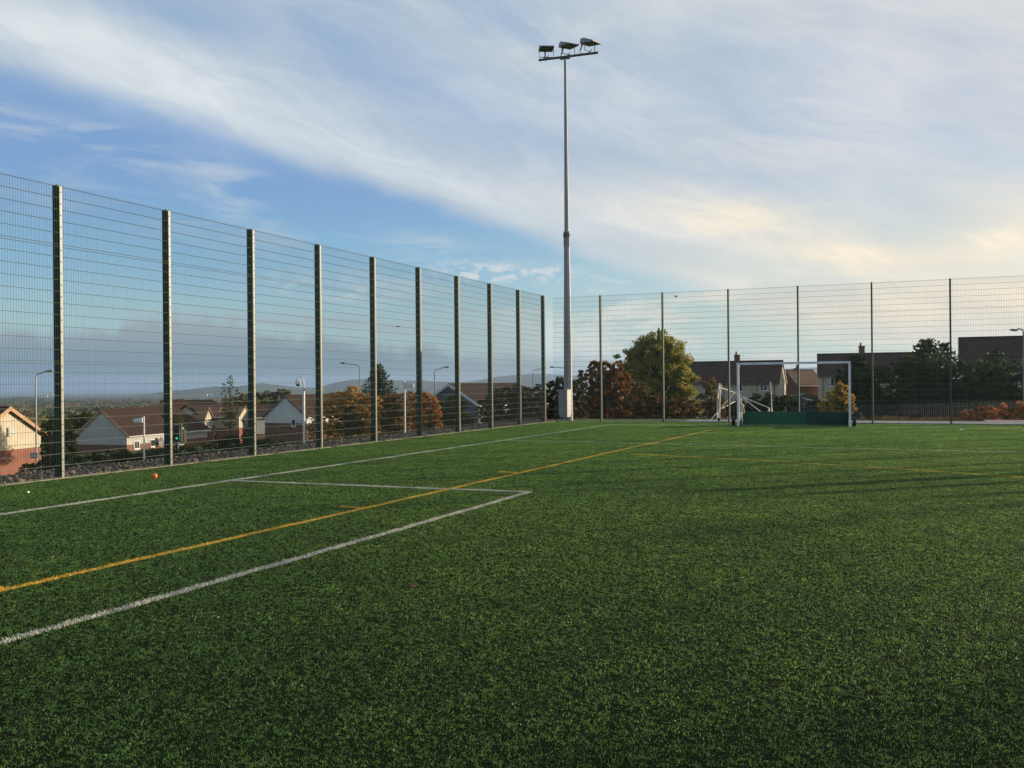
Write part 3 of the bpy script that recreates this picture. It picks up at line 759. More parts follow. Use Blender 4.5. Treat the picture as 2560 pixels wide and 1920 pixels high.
# left side, around the houses
shrubmass('dark_shrub', 'tall dark green bush filling the gap between the cream gable and the grey gable house', 'shrub',
          [(108, 1060, 1185), (125, 1050, 1185), (145, 1060, 1185)], 62, 9000, .12, [(.03, .06, .018), (.05, .09, .025), (.025, .045, .016)], 51)
shrubmass('yellow_shrub', 'yellow green bush behind the grey gable house', 'shrub',
          [(190, 1040, 1085), (215, 1030, 1080), (238, 1035, 1075)], 125, 5000, .25, [(.14, .15, .03), (.10, .12, .03), (.06, .09, .025)], 52)
shrubmass('dark_shrub', 'dark bush beside the left wall of the grey gable house', 'shrub',
          [(150, 1045, 1140), (168, 1050, 1140), (182, 1070, 1140)], 105, 6000, .2, [(.03, .05, .018), (.06, .05, .02)], 53)
shrubmass('clipped_hedge', 'long dark hedge at the foot of the grey gable house', 'hedge',
          [(60, 1165, 1200), (110, 1155, 1195), (165, 1140, 1185), (215, 1135, 1180), (265, 1132, 1178), (315, 1130, 1172), (365, 1128, 1166), (415, 1122, 1160), (465, 1118, 1155), (515, 1112, 1150)], 58, 20000, .12, [(.03, .05, .016), (.05, .07, .02), (.025, .04, .015)], 54)
shrubmass('clipped_hedge', 'rounded green hedge in front of the terrace with pointed dormers', 'hedge',
          [(540, 1104, 1145), (570, 1092, 1142), (600, 1088, 1140), (630, 1088, 1136), (665, 1100, 1132), (700, 1106, 1130), (740, 1108, 1126), (785, 1106, 1120)], 64, 17000, .12, [(.03, .055, .018), (.04, .07, .02), (.02, .035, .014)], 55)
shrubmass('blossom_shrub', 'pale sunlit bush right of the white camera pole', 'shrub',
          [(772, 1060, 1100), (785, 1042, 1100), (798, 1062, 1100)], 90, 2600, .16, [(.55, .42, .32), (.40, .28, .18), (.30, .14, .06), (.12, .10, .04)], 56)
shrubmass('green_shrub', 'leafy sapling between the traffic light and the bungalow roof', 'shrub',
          [(428, 1050, 1130), (442, 1040, 1130), (456, 1060, 1130)], 74, 2600, .13, [(.09, .12, .03), (.13, .14, .03), (.06, .08, .02)], 57)
shrubmass('broadleaf_tree', 'round green and orange tree behind the white gabled house', 'tree',
          [(640, 985, 1025), (672, 978, 1025), (705, 972, 1025), (730, 990, 1025)], 190, 7000, .35, [(.06, .09, .025), (.10, .11, .03), (.20, .12, .03), (.05, .075, .02)], 58)
# slender tree standing in front of the terrace
tree('slender_tree', 'sparse upright tree with thin tips in front of the dormer terrace', 'tree', W(577, 1100, 100),
     [((-.9, 0, 5.0), (.28, .3, 1.3)), ((0, 0, 5.7), (.35, .4, 1.5)), ((1.0, 0, 4.9), (.25, .3, 1.2)), ((0, 0, 3.4), (1.0, .8, 1.2)), ((-.2, 0, 2.0), (1.0, .8, .9))], 3600, .12, [(.06, .07, .025), (.10, .09, .03), (.045, .05, .02)], 59, .07, sub=44, subr=.2)
shrubmass('autumn_shrub', 'yellow orange trees behind the terrace right of the slender tree', 'tree',
          [(592, 992, 1025), (612, 985, 1025), (635, 995, 1025)], 180, 3600, .3, [(.24, .15, .03), (.18, .13, .03), (.10, .10, .03)], 60)

# ------------------------------------------------------------------ houses
def corners(pxL, pxR, w_, DL, far):
    """gable foot corners: left at pxL / depth DL, right on the sight line of pxR, w_ metres away"""
    a = W(pxL, 960, DL); a.z = 0
    best = None
    for i in range(-900, 901):
        D2 = DL + i * .02
        if (i > 0) != far and i != 0: continue
        b2 = W(pxR, 960, D2); b2.z = 0
        e = abs((b2 - a).length - w_)
        if best is None or e < best[0]: best = (e, b2)
    return a, best[1]
def house(name, label, A, B, L, ze, zr, zb, brick_top, mwall, mbrick, mroof, windows=(), hip_end=False, over=.35, verge=None, chimneys=(), cat='house', pipes=(), gable_over=.15):
    """A,B = gable foot corners (world), ridge runs away from the camera side; ze/zr eave and ridge height (world z)"""
    A = Vector(A); B = Vector(B); wv = (B - A); w_ = wv.length; ang = math.atan2(wv.y, wv.x)
    root = empty(name, (A.x, A.y, zb), ang, label, cat)
    E = ze - zb; Rr = zr - zb; bt = max(brick_top - zb, .2)
    b = MB(); b.box(0, w_, 0, L, -3, bt); b.build('brick_wall', mbrick, root)
    b = MB()
    if hip_end:
        b.box(.01, w_ - .01, .01, L - .01, bt + .001, E)
        b.poly_prism([(.01, E - .01), (w_ - .01, E - .01), (w_ / 2, Rr - .12)], .01, .25)
    else:
        b.poly_prism([(.01, bt + .001), (w_ - .01, bt + .001), (w_ - .01, E), (w_ / 2, Rr - .1), (.01, E)], .01, L - .01)
    b.build('rendered_wall', mwall, root)
    sl_ = (Rr - E) / (w_ / 2); t = .14
    b = MB()
    g = gable_over
    for sgn in (0, 1):
        xe = -over if sgn == 0 else w_ + over; xr = w_ / 2
        ye = E - over * sl_
        y1 = L + g; yr1 = (L - w_ * .28) if hip_end else L + g
        lo = [(xe, -g, ye), (xr, -g, Rr), (xr, yr1, Rr), (xe, y1 + (over if hip_end else 0), ye)]
        hi_ = [(p[0], p[1], p[2] + t) for p in lo]
        fs = [(0, 1, 2, 3), (4, 7, 6, 5), (0, 4, 5, 1), (1, 5, 6, 2), (2, 6, 7, 3), (3, 7, 4, 0)]
        b.add(lo + hi_, fs)
    if hip_end:
        lo = [(-over, L + over, E - over * sl_), (w_ + over, L + over, E - over * sl_), (w_ / 2, L - w_ * .28, Rr)]
        b.add(lo + [(p[0], p[1], p[2] + t) for p in lo], [(0, 1, 2), (3, 5, 4), (0, 3, 4, 1)])
    b.box(w_ / 2 - .12, w_ / 2 + .12, -g, (L - w_ * .28) if hip_end else L + g, Rr + t - .06, Rr + t + .05)
    roof = b.build('roof', mroof, root)
    if verge:
        for yv in (-g - .04, L + g):
            b = MB()
            if hip_end and yv > 0: continue
            for sgn in (-1, 1):
                xe = w_ / 2 + sgn * (w_ / 2 + over); 
                b.poly_prism([(xe, E - over * sl_ - .16), (xe, E - over * sl_ + t + .02), (w_ / 2, Rr + t + .03), (w_ / 2, Rr - .16)][::sgn], yv, yv + .04)
            b.build('verge_board', verge, root)
    for xg in (w_ + over + .05, -over - .05):
        b = MB(); b.tube([(xg, -g, E - over * sl_ + .02), (xg, L + g, E - over * sl_ + .02)], .06, 6)
        b.build('gutter', M_white if mwall is not M_oldrender else M_darksteel, root)
    for (side, u0, u1, z0, z1, mull) in windows:
        # side: 'R' wall x=w, 'F' gable y=0, 'L' wall x=0, 'B' wall y=L
        def bx(q, p0, p1, a, c, d0, d1):
            if side == 'R': q.box(w_ + p0, w_ + p1, a, c, d0, d1)
            elif side == 'L': q.box(-p1, -p0, a, c, d0, d1)
            elif side == 'F': q.box(a, c, -p1, -p0, d0, d1)
            else: q.box(a, c, L + p0, L + p1, d0, d1)
        q = MB(); fw = .07
        bx(q, .004, .05, u0, u1, z0, z0 + fw); bx(q, .004, .05, u0, u1, z1 - fw, z1)
        bx(q, .004, .05, u0, u0 + fw, z0 + fw, z1 - fw); bx(q, .004, .05, u1 - fw, u1, z0 + fw, z1 - fw)
        for m_ in range(1, mull + 1):
            um = u0 + (u1 - u0) * m_ / (mull + 1); bx(q, .004, .045, um - .03, um + .03, z0 + fw, z1 - fw)
        f_ = q.build('window', M_white, root)
        q = MB(); bx(q, .003, .02, u0 + fw, u1 - fw, z0 + fw, z1 - fw); q.build('pane', M_glass, f_)
        q = MB(); bx(q, .003, .12, u0 - .06, u1 + .06, z0 - .07, z0 - .003); q.build('sill', M_white, f_)
    for (y_, wd, hh) in chimneys:
        q = MB(); hl = wd * .55; q.box(w_ / 2 - wd / 2, w_ / 2 + wd / 2, y_ - hl, y_ + hl, Rr - .8, Rr + hh); q.box(w_ / 2 - wd / 2 - .06, w_ / 2 + wd / 2 + .06, y_ - hl - .06, y_ + hl + .06, Rr + hh, Rr + hh + .12)
        c_ = q.build('chimney', M_brickd, roof)
        q = MB()
        q.tube([(w_ / 2, y_ + hl * .35, Rr + hh + .12), (w_ / 2, y_ + hl * .35, Rr + hh + .6)], [.15, .12], 8)
        q.build('chimney_pot', mat('clay_pot', (.30, .12, .07), .8), roof)
    for (side, u) in pipes:
        q = MB()
        if side == 'R': q.tube([(w_ + .07, u, -1), (w_ + .07, u, E - .1)], .05, 6)
        else: q.tube([(-.07, u, -1), (-.07, u, E - .1)], .05, 6)
        q.build('downpipe', M_darksteel, root)
    return root

# cream gable with brick base at the left edge
A, B = corners(-78, 101, 8.4, 69, True)
hA = house('gabled_house', 'cream gabled house with red brick base at the left edge of the view', A, B, 11, W(101, 1090, 72).z, W(12, 1024, 70).z, -5.2, W(60, 1130, 71).z,
      M_cream, M_brick, M_tiler, verge=M_wood, over=.45, gable_over=.3)
gm = MB(); gm.box(4.2, 4.9, -.12, -.012, 2.9, 3.6); gm.build('meter_cabinet', M_grey, hA)
# grey gable bungalow with long brown roof
A, B = corners(192, 316, 7.4, 116, False)
def len_to(A, B, px):
    wv = (B - A).normalized(); n = Vector((-wv.y, wv.x, 0)); L = 2.0
    while L < 40:
        q = B + n * L; v = CAMM.inverted() @ q
        if 1280 + F * v.x / -v.z >= px: break
        L += .1
    return L
hB = house('bungalow', 'bungalow with shaded grey gable, brown tiled roof and brick base', A, B, len_to(A, B, 517), W(316, 1088, 112).z, W(250, 1026, 114).z, -7.6, W(250, 1113, 114).z,
      M_grey, M_brickd, M_tile, windows=[('R', 1.3, 2.3, 1.35, 2.35, 1), ('R', 8.7, 9.9, 1.4, 2.4, 0), ('R', 4.4, 5.2, 1.4, 2.35, 0)], hip_end=True, verge=M_wood, over=.4)
tag(hB, None)
# white gabled house
A, B = corners(661, 766, 7.6, 131, False)
house('gabled_house', 'white two storey gable house behind the white camera pole', A, B, 13, W(766, 1040, 128).z, W(713, 990, 130).z, -8.2, W(713, 1058, 129).z,
      mat('white_render', (.55, .58, .56), .9, (.48, .51, .49), .8), M_brickd, M_tile, windows=[('F', 4.9, 5.6, 4.0, 5.0, 0)], verge=M_darksteel, over=.35)
# dark house left of it
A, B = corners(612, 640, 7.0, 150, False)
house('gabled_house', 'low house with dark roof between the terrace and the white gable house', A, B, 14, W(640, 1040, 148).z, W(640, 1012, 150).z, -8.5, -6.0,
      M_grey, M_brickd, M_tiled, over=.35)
# far roofs behind the bungalow
A, B = corners(396, 412, 8, 172, False)
house('far_house', 'far house with red hipped roof behind the bungalow ridge', A, B, len_to(A, B, 497), W(400, 1030, 170).z, W(430, 1001, 172).z, -9, -8.0, M_grey, M_brickd, M_tiler, hip_end=True)
A, B = corners(402, 420, 8, 186, False)
house('far_house', 'far house with long brown roof behind the dormer terrace', A, B, len_to(A, B, 572), W(500, 1030, 186).z, W(500, 1002, 186).z, -9.5, -8.0, M_cream, M_brickd, M_tile, hip_end=True)
A, B = corners(150, 170, 8, 150, False)
house('far_house', 'low far house with red brown roof glimpsed between the two nearest gables', A, B, 9, W(120, 1068, 150).z, W(120, 1050, 150).z, -11, -9.0, M_grey, M_brickd, M_tiler)

# terrace with dormers: front faces the sun side
def terrace():
    A = W(512, 1000, 140); B = W(600, 1000, 148); A.z = B.z = 0
    wv = B - A; L = wv.length; ang = math.atan2(wv.y, wv.x)
    zb = -8.4; root = empty('terraced_house', (A.x, A.y, zb), ang, 'sunlit terrace with small pointed dormers and brick ground floor', 'house')
    E = W(550, 1048, 144).z - zb; Rr = W(550, 1012, 147).z - zb; bt = W(550, 1062, 144).z - zb; dp = 7
    b = MB(); b.box(0, L, 0, dp, -3, bt); b.build('brick_wall', M_brick, root)
    b = MB(); b.box(.01, L - .01, .01, dp - .01, bt, E); k0 = len(b.v)
    b.add([(.02, .05, E - .01), (.02, dp - .05, E - .01), (.02, dp / 2, Rr - .1), (L - .02, .05, E - .01), (L - .02, dp - .05, E - .01), (L - .02, dp / 2, Rr - .1)], [(0, 1, 2), (3, 5, 4), (0, 3, 4, 1), (0, 2, 5, 3), (1, 4, 5, 2)])
    b.build('rendered_wall', M_cream, root)
    b = MB()
    b.add([(-.2, -.3, E - .1), (L + .2, -.3, E - .1), (L + .2, dp / 2, Rr), (-.2, dp / 2, Rr), (-.2, dp + .3, E - .1), (L + .2, dp + .3, E - .1),
           (-.2, -.3, E + .05), (L + .2, -.3, E + .05), (L + .2, dp / 2, Rr + .15), (-.2, dp / 2, Rr + .15), (-.2, dp + .3, E + .05), (L + .2, dp + .3, E + .05)],
          [(0, 1, 2, 3), (3, 2, 5, 4), (6, 9, 8, 7), (9, 10, 11, 8), (0, 6, 7, 1), (4, 5, 11, 10), (0, 3, 9, 6), (3, 4, 10, 9), (1, 7, 8, 2), (2, 8, 11, 5)])
    roof = b.build('roof', M_tile, root)
    k = 144 / F; n = len([1])
    for (f, hw, top) in ((.03, .85, 1.75), (.36, .95, 1.75), (.66, .6, 1.7)):
        x = L * f + hw * .3
        b = MB(); b.poly_prism([(x - hw, E - 1.5), (x + hw, E - 1.5), (x + hw, E + .3), (x, E + top), (x - hw, E + .3)], -.25, 2.2)
        d_ = b.build('dormer', M_cream, root)
        b = MB()
        for sg in (-1, 1):
            b.poly_prism([(x + sg * (hw + .25), E + .02), (x + sg * (hw + .25), E + .2), (x, E + top + .22), (x, E + top + .02)][::sg], -.45, 2.3)
        b.build('dormer_roof', M_tilew, d_)
        b = MB(); b.box(x - .5, x + .5, -.30, -.255, E - 1.1, E - .1); f_ = b.build('window', M_white, d_)
        b = MB(); b.box(x - .42, x - .03, -.32, -.302, E - 1.02, E - .18); b.box(x + .03, x + .42, -.32, -.302, E - 1.02, E - .18); b.build('pane', M_glass, d_)
    for f in (.3, .62):
        x = L * f
        b = MB(); b.box(x - .6, x + .6, -.05, -.004, 1.5, 2.7); f_ = b.build('window', M_white, root)
        b = MB(); b.box(x - .52, x - .03, -.07, -.052, 1.58, 2.62); b.box(x + .03, x + .52, -.07, -.052, 1.58, 2.62); b.build('pane', M_glass, f_)
terrace()
A, B = corners(597, 625, 4.6, 142, True)
house('gabled_house', 'narrow sunlit cream gable house at the right end of the terrace', A, B, 8, W(612, 1040, 143).z, W(605, 1018, 143).z, -8.4, W(612, 1069, 143).z,
      M_cream, M_brick, M_tilew, windows=[('F', 1.2, 2.2, 3.6, 4.8, 0)], over=.3)
# dark gable house with white verge
A, B = corners(1060, 1196, 8.6, 112, False)
house('gabled_house', 'dark grey gable house with white bargeboards behind the eighth fence post', A, B, 13, W(1196, 1010, 108).z, W(1129, 962, 110).z, -6, -5.0,
      M_slate, M_brickd, M_tile, windows=[('F', 4.9, 6.2, 2.9, 4.0, 1)], verge=mat('bargeboard', (.55, .60, .66), .5), over=.45, gable_over=.4)
# long pale terrace with dark roof behind the goal (front faces us, in shade)
def longhouse(label, pxl, pxr, D, D1, ridge_y, eave_y, back, pipes, wins, chim, mwall=M_oldrender, mroof=M_tiled):
    P0 = W(pxl, 960, D); P1 = W(pxr, 960, D1); P0.z = P1.z = 0
    # gable corners: front right P1 and back right; ridge runs to the left
    wv = (P1 - P0); L = wv.length; u = wv.normalized(); back_v = Vector((-u.y, u.x, 0))
    # A = front right, B = back right => local x = depth, local y = to the left
    A = P1; B = P1 + back_v * 8
    zb = zg(P1.x, P1.y) - .6
    return house('terraced_house', label, A, B, L, W((pxl + pxr) / 2, eave_y, (D + D1) / 2).z, W((pxl + pxr) / 2, ridge_y, (D + D1) / 2 + 4).z, zb, zb + .25, mwall, M_brickd, mroof,
                 windows=[('L', L * (1 - f1), L * (1 - f0), W(pxl, y1, D).z - zb, W(pxl, y0, D).z - zb, m_) for (f0, f1, y0, y1, m_) in wins], over=.25,
                 chimneys=chim, pipes=[('L', L * (1 - f)) for f in pipes], gable_over=.1, verge=M_oldrender)
def fr_(a, b, x): return (x - a) / (b - a)
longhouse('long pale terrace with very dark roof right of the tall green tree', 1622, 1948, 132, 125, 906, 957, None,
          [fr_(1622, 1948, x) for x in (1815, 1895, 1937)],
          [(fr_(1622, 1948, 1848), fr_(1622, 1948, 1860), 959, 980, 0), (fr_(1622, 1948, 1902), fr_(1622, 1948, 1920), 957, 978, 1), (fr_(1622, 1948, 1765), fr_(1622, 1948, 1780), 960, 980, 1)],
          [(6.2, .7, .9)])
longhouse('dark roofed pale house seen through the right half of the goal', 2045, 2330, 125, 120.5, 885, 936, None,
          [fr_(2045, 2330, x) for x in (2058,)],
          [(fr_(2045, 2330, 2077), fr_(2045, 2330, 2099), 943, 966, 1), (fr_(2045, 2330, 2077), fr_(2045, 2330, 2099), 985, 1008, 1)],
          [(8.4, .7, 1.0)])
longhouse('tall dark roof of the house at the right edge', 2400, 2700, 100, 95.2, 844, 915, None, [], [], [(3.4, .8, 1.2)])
# small house with warm lit roof
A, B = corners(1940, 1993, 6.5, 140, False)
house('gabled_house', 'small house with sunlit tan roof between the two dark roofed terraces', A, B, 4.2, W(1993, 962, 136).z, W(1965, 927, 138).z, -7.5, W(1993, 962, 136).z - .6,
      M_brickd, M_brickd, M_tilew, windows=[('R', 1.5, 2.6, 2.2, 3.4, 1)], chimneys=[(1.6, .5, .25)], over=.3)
b = MB(); b.poly_prism([(-1.1, -2), (1.1, -2), (1.1, .65), (0, .95), (-1.1, .65)], 0, 3)
sp = W(2020, 1005, 100); o = b.build('garden_shed', mat('shed_wood', (.07, .055, .05), .9), loc=sp); o.rotation_euler = (0, 0, YAW); tag(o, 'low dark garden shed below the sunlit tan roof', 'shed')
b = MB(); b.add([(-.8, 0, .3), (.9, 0, -.15), (1.0, 1.5, .0), (-.7, 1.5, .45), (-.8, 0, .35), (.9, 0, -.1), (1.0, 1.5, .05), (-.7, 1.5, .50)], [(0, 3, 2, 1), (4, 5, 6, 7), (0, 1, 5, 4), (1, 2, 6, 5), (2, 3, 7, 6), (3, 0, 4, 7)])
b.box(-.7, .8, .1, 1.3, -2.5, -.16)
sp = W(2034, 1006, 92); o = b.build('lean_to', mat('corrugated_roof', (.22, .21, .21), .6), loc=sp); o.rotation_euler = (0, 0, YAW); tag(o, 'pale sloping shed roof beside the dark shed', 'shed')

# palisade fence behind the path
def palisade():
    fw = Vector((-math.sin(YAW), math.cos(YAW), 0)); 
    a = W(1935, 1014, 72); z1 = a.z; c = W(2640, 1000, 70)
    root = empty('palisade_fence', (a.x, a.y, 0), math.atan2(c.y - a.y, c.x - a.x), 'grey steel palisade fence in front of the dark conifer hedge', 'fence')
    L = math.hypot(c.x - a.x, c.y - a.y); zt0, zt1 = a.z, c.z
    b = MB(); n = int(L / .155)
    for i in range(n):
        x = i * .155; zt = zt0 + (zt1 - zt0) * i / n
        b.add([(x, 0, zt - 2.3), (x + .035, -.02, zt - 2.3), (x + .07, 0, zt - 2.3), (x, 0, zt - .1), (x + .035, -.02, zt), (x + .07, 0, zt - .1)], [(0, 1, 4, 3), (1, 2, 5, 4)])
    m = mat('palisade_steel', (.035, .042, .045), .7, (.028, .034, .036), 2)
    b.build('pales', m, root)
    b = MB()
    for dz in (.35, 1.7):
        b.add([(0, .02, zt0 - dz), (L, .02, zt1 - dz), (L, .07, zt1 - dz), (0, .07, zt0 - dz), (0, .02, zt0 - dz - .05), (L, .02, zt1 - dz - .05), (L, .07, zt1 - dz - .05), (0, .07, zt0 - dz - .05)],
              [(0, 1, 2, 3), (4, 7, 6, 5), (0, 4, 5, 1), (2, 6, 7, 3)])
    b.build('rail', m, root)
palisade()

# ------------------------------------------------------------------ floodlight mast
def mast():
    D = 38.6
    base = W(1421, 1051, D); base.z = 0
    P = lambda px, py, d=0: W(px, py, D + d) - base
    root = empty('floodlight_mast', base, 0, 'tall grey floodlight mast in the fence corner with three floodlights on top', 'floodlight mast')
    zj = P(1421, 588).z; zt = P(1421, 141).z
    lean = Vector((0, 0, 0)) 
    b = MB(); b.tube([(0, 0, -.3), (0, 0, 3.0), (0, 0, zj)], [.195, .165, .115], 8); b.build('lower_pole', M_galv, root)
    b = MB(); b.tube([(0, 0, zj), (0, 0, zt - .05)], [.10, .052], 8); b.build('upper_pole', M_galv, root)
    b = MB(); b.tube([(0, 0, zj - .1), (0, 0, zj + .1)], .14, 8); b.box(-.12, -.09, -.06, .06, zj - .5, zj + .15); b.box(.09, .12, -.06, .06, zj - .5, zj + .15)
    b.box(-.17, .17, -.02, .02, zj - .02, zj + .02)
    b.build('hinge_collar', M_darksteel, root)
    rx, fx = Vector((math.cos(YAW), math.sin(YAW), 0)), Vector((-math.sin(YAW), math.cos(YAW), 0))
    # cabinet at the foot, left of the pole
    cb = empty_part = None
    b = MB(); b.box(-.20, .20, -.17, .17, .30, 1.28); b.box(-.21, .21, -.18, .18, 1.28, 1.31); b.box(-.17, .19, -.15, .15, .18, .30)
    o = b.build('control_cabinet', M_galv, root); o.location = -rx * .16 - fx * .36 + Vector((0, 0, -.02)); o.rotation_euler = (0, 0, YAW - R(32))
    b = MB(); b.box(-.17, .17, -.176, -.171, .36, 1.22); d_ = b.build('cabinet_door', M_galv, o)
    # cross arm
    e0, e1 = P(1347, 149.7, .42), P(1495.6, 132.2, -.42)
    dd = (e1 - e0).normalized(); zc = zt
    e0 = Vector((e0.x, e0.y, zc)); e1 = Vector((e1.x, e1.y, zc))
    b = MB(); b.tube([e0, e1], .055, 4); b.tube([Vector((0, 0, zc)) - dd * .22 - Vector((0, 0, .06)), Vector((0, 0, zc)) + dd * .22 - Vector((0, 0, .06))], .07, 4)
    b.build('cross_arm', M_darksteel, root)
    M_h = mat('lamp_housing', (.32, .33, .34), .5, (.20, .21, .21), 3); M_g = mat('lamp_glass', (.035, .045, .022), .25, (.06, .065, .03), 4, spec=.6)
    for (f, aim, tilt) in ((.13, 86, -2), (.50, 62, -4), (.86, 46, -7)):
        # aim: bearing in degrees the lamp looks to (counter-clockwise from +X of the view's right)
        p = e0.lerp(e1, f) + Vector((0, 0, .42))
        q = MB(); hw = .29
        prof = [(-.30, -.02), (-.26, .15), (-.12, .19), (.42, .02), (.42, -.02)]     # forward, up
        n = len(prof)
        q.add([(x, -hw, z) for x, z in prof] + [(x, hw, z) for x, z in prof], [tuple(range(n)), tuple(range(2 * n - 1, n - 1, -1))] + [(i, i + n, (i + 1) % n + n, (i + 1) % n) for i in range(n)])
        for s_ in range(4): q.box(-.36, -.25, -hw * .7 + s_ * .13, -hw * .7 + s_ * .13 + .02, .02, .20)
        q.tube([(-.30, 0, .06), (-.42, 0, .02), (-.5, 0, -.22)], .05, 6)
        ho = q.build('floodlight_housing', M_h, root)
        ho.location = p; ho.rotation_euler = (0, R(-tilt), YAW + R(-aim))
        q = MB(); q.add([(-.27, -hw + .03, -.024), (.37, -hw + .03, -.024), (.37, hw - .03, -.024), (-.27, hw - .03, -.024)], [(0, 3, 2, 1)]); q.add([(-.27, -hw + .03, -.022), (.37, -hw + .03, -.022), (.37, hw - .03, -.022), (-.27, hw - .03, -.022)], [(0, 1, 2, 3)])
        q.build('lamp_glass', M_g, ho)
        q = MB(); g = e0.lerp(e1, f); a_ = Matrix.Rotation(YAW + R(-aim), 3, 'Z') @ Vector((0, .31, 0))
        up = Vector((0, 0, .42))
        q.tube([g + a_ + up, g + a_ + Vector((0, 0, .08)), g - a_ + Vector((0, 0, .08)), g - a_ + up], .018, 6)
        q.build('bracket', M_darksteel, root)
        q = MB(); c0 = g + Vector((0, 0, .05)); c1 = p + Matrix.Rotation(YAW + R(-aim), 3, 'Z') @ Vector((-.5, 0, -.2))
        q.tube([c0, c0 + Vector((.1, 0, .12)), c0.lerp(c1, .5) + Vector((0, 0, -.12)), c1 + Vector((-.08, 0, 0)), c1 + Vector((0, 0, .15))], .010, 5); q.build('cable', M_black, root)
    return root
m0 = mast()
def dup(o, parent=None):
    c = o.copy(); COL.objects.link(c); c.parent = parent
    for ch in list(o.children): dup(ch, c)
    return c
m1 = dup(m0); m1.location = (35.5, FY + .8, 0); m1['label'] = 'second floodlight mast, in the other far corner of the pitch'  # copy out of view, added for the streak it throws on the turf
for m_ in (m0, m1): m_['group'] = 'floodlight masts at the pitch corners'

# ------------------------------------------------------------------ goals
def hockey_goal():
    p0 = Vector((-5.62, 32.6, 0)); p1 = Vector((-1.90, 32.85, 0)); ang = math.atan2(p1.y - p0.y, p1.x - p0.x); Wd = (p1 - p0).length
    root = empty('hockey_goal', p0, ang, 'white framed hockey goal with green backboard standing at the far end', 'goal')
    Hh = 2.14; s = .075
    b = MB(); b.box(0, s, 0, s, 0, Hh); b.build('post', M_white, root)
    b = MB(); b.box(Wd - s, Wd, 0, s, 0, Hh); b.build('post', M_white, root)
    b = MB(); b.box(0, Wd, 0, s, Hh, Hh + s); b.box(-.02, .0, .0, .5, Hh + .01, Hh + .05); b.build('crossbar', M_white, root)
    dp = 1.2
    b = MB(); b.box(.08, Wd * .60, dp, dp + .04, .02, .48); b.build('backboard', M_board, root)
    b = MB(); b.box(Wd * .60 + .004, Wd - .08, dp - .02, dp + .04, .02, .48); o = b.build('backboard', M_board2, root); o['label'] = 'darker right hand section of the backboard'
    b = MB(); b.box(.01, .05, s, dp + .04, .02, .48); b.build('sideboard', M_board, root)
    b = MB(); b.box(Wd - .05, Wd - .01, s, dp + .04, .02, .48); b.build('sideboard', M_board2, root)
    b = MB()
    for x in (.04, Wd - .04):
        b.tube([(x, dp, .45), (x, dp, .0)], .02, 6); b.tube([(x, .06, Hh - .0), (x, .55, Hh - .05)], .015, 6)
    b.build('back_frame', M_white, root)
    for x in (-.16, Wd + .10):
        b = MB(); b.tube([(x - .05, .35, .16), (x + .05, .35, .16)], .16, 14); w_ = b.build('wheel', M_black, root)
        b = MB(); b.tube([(x - .06, .35, .16), (x + .06, .35, .16)], .05, 10); b.build('hub', M_darksteel, w_)
    # bunched net hanging at the left post
    b = MB(); rng = random.Random(3)
    path = [(.09, .10, 1.02), (.12, .14, .92), (.10, .16, .82), (.20, .20, .72), (.12, .22, .60), (.14, .24, .45), (.08, .2, .28), (.06, .18, .10)]
    b.tube(path, [.02, .045, .03, .045, .05, .04, .03, .015], 7)
    for k in range(14):
        a = path[rng.randrange(1, 6)]; b.tube([a, (a[0] + rng.uniform(-.02, .07), a[1] + rng.uniform(-.03, .06), a[2] - rng.uniform(.08, .3))], .012, 4)
    b.build('bunched_net', M_whitew, root)
hockey_goal()

def folded_goal():
    D = 36.9
    base = W(1800, 1058, D); base.z = 0
    fw = Vector((-math.sin(YAW), math.cos(YAW), 0))
    root = empty('training_goal', base, 0, 'dismantled white training goal with leaning poles parked left behind the hockey goal', 'goal')
    def Q(px, py, d=0.0):
        p = W(1740 + px / 9.217, 920 + py / 9.217, D + d); return p - base
    def part(nm, pts, r, m=M_whitew, n=6):
        b = MB(); b.tube([Q(*p) for p in pts], [x * .58 for x in r] if isinstance(r, list) else r * .62, n); return b.build(nm, m, root)
    part('upright', [(493, 1240, .2), (500, 700, .3), (545, 350, .4)], [.055, .05, .045])
    part('upright', [(538, 1240, -.3), (550, 620, -.3), (575, 380, -.2)], [.055, .05, .045])
    part('strut', [(300, 1240, .0), (905, 545, .6)], .032)
    part('strut', [(600, 930, .0), (900, 770, .9)], .024)
    part('strut', [(590, 460, .3), (870, 560, .8), (1010, 640, .9), (1700, 925, .3)], .03)
    part('strut', [(985, 600, .7), (1260, 830, .3), (1520, 1030, .0)], .035)
    part('strut', [(1010, 710, .9), (1160, 635, .9), (1680, 380, .4)], .018, M_galv)
    part('strut', [(540, 1180, -.3), (640, 1250, -.6)], .025)
    part('upright', [(1715, 320, .3), (1735, 620, .3), (1745, 960, .3), (1748, 1230, .3)], [.022, .026, .03, .05])
    part('upright', [(1680, 930, .1), (1690, 1230, .1)], .05)
    part('upright', [(1750, 960, .28), (1748, 1230, .28)], .055)
    part('ground_bar', [(-1150, 1250, .3), (0, 1250, .15), (850, 1262, 0)], .045, mat('bar_grey_white', (.50, .52, .56), .5))
    part('ground_bar', [(330, 1280, -.55), (520, 1272, -.5)], .03)
    b = MB(); c = Q(530, 1262, -.45); c.z = .07; b.tube([c - Vector((.04, 0, 0)), c + Vector((.04, 0, 0))], .07, 10); b.build('wheel', M_black, root)
folded_goal()

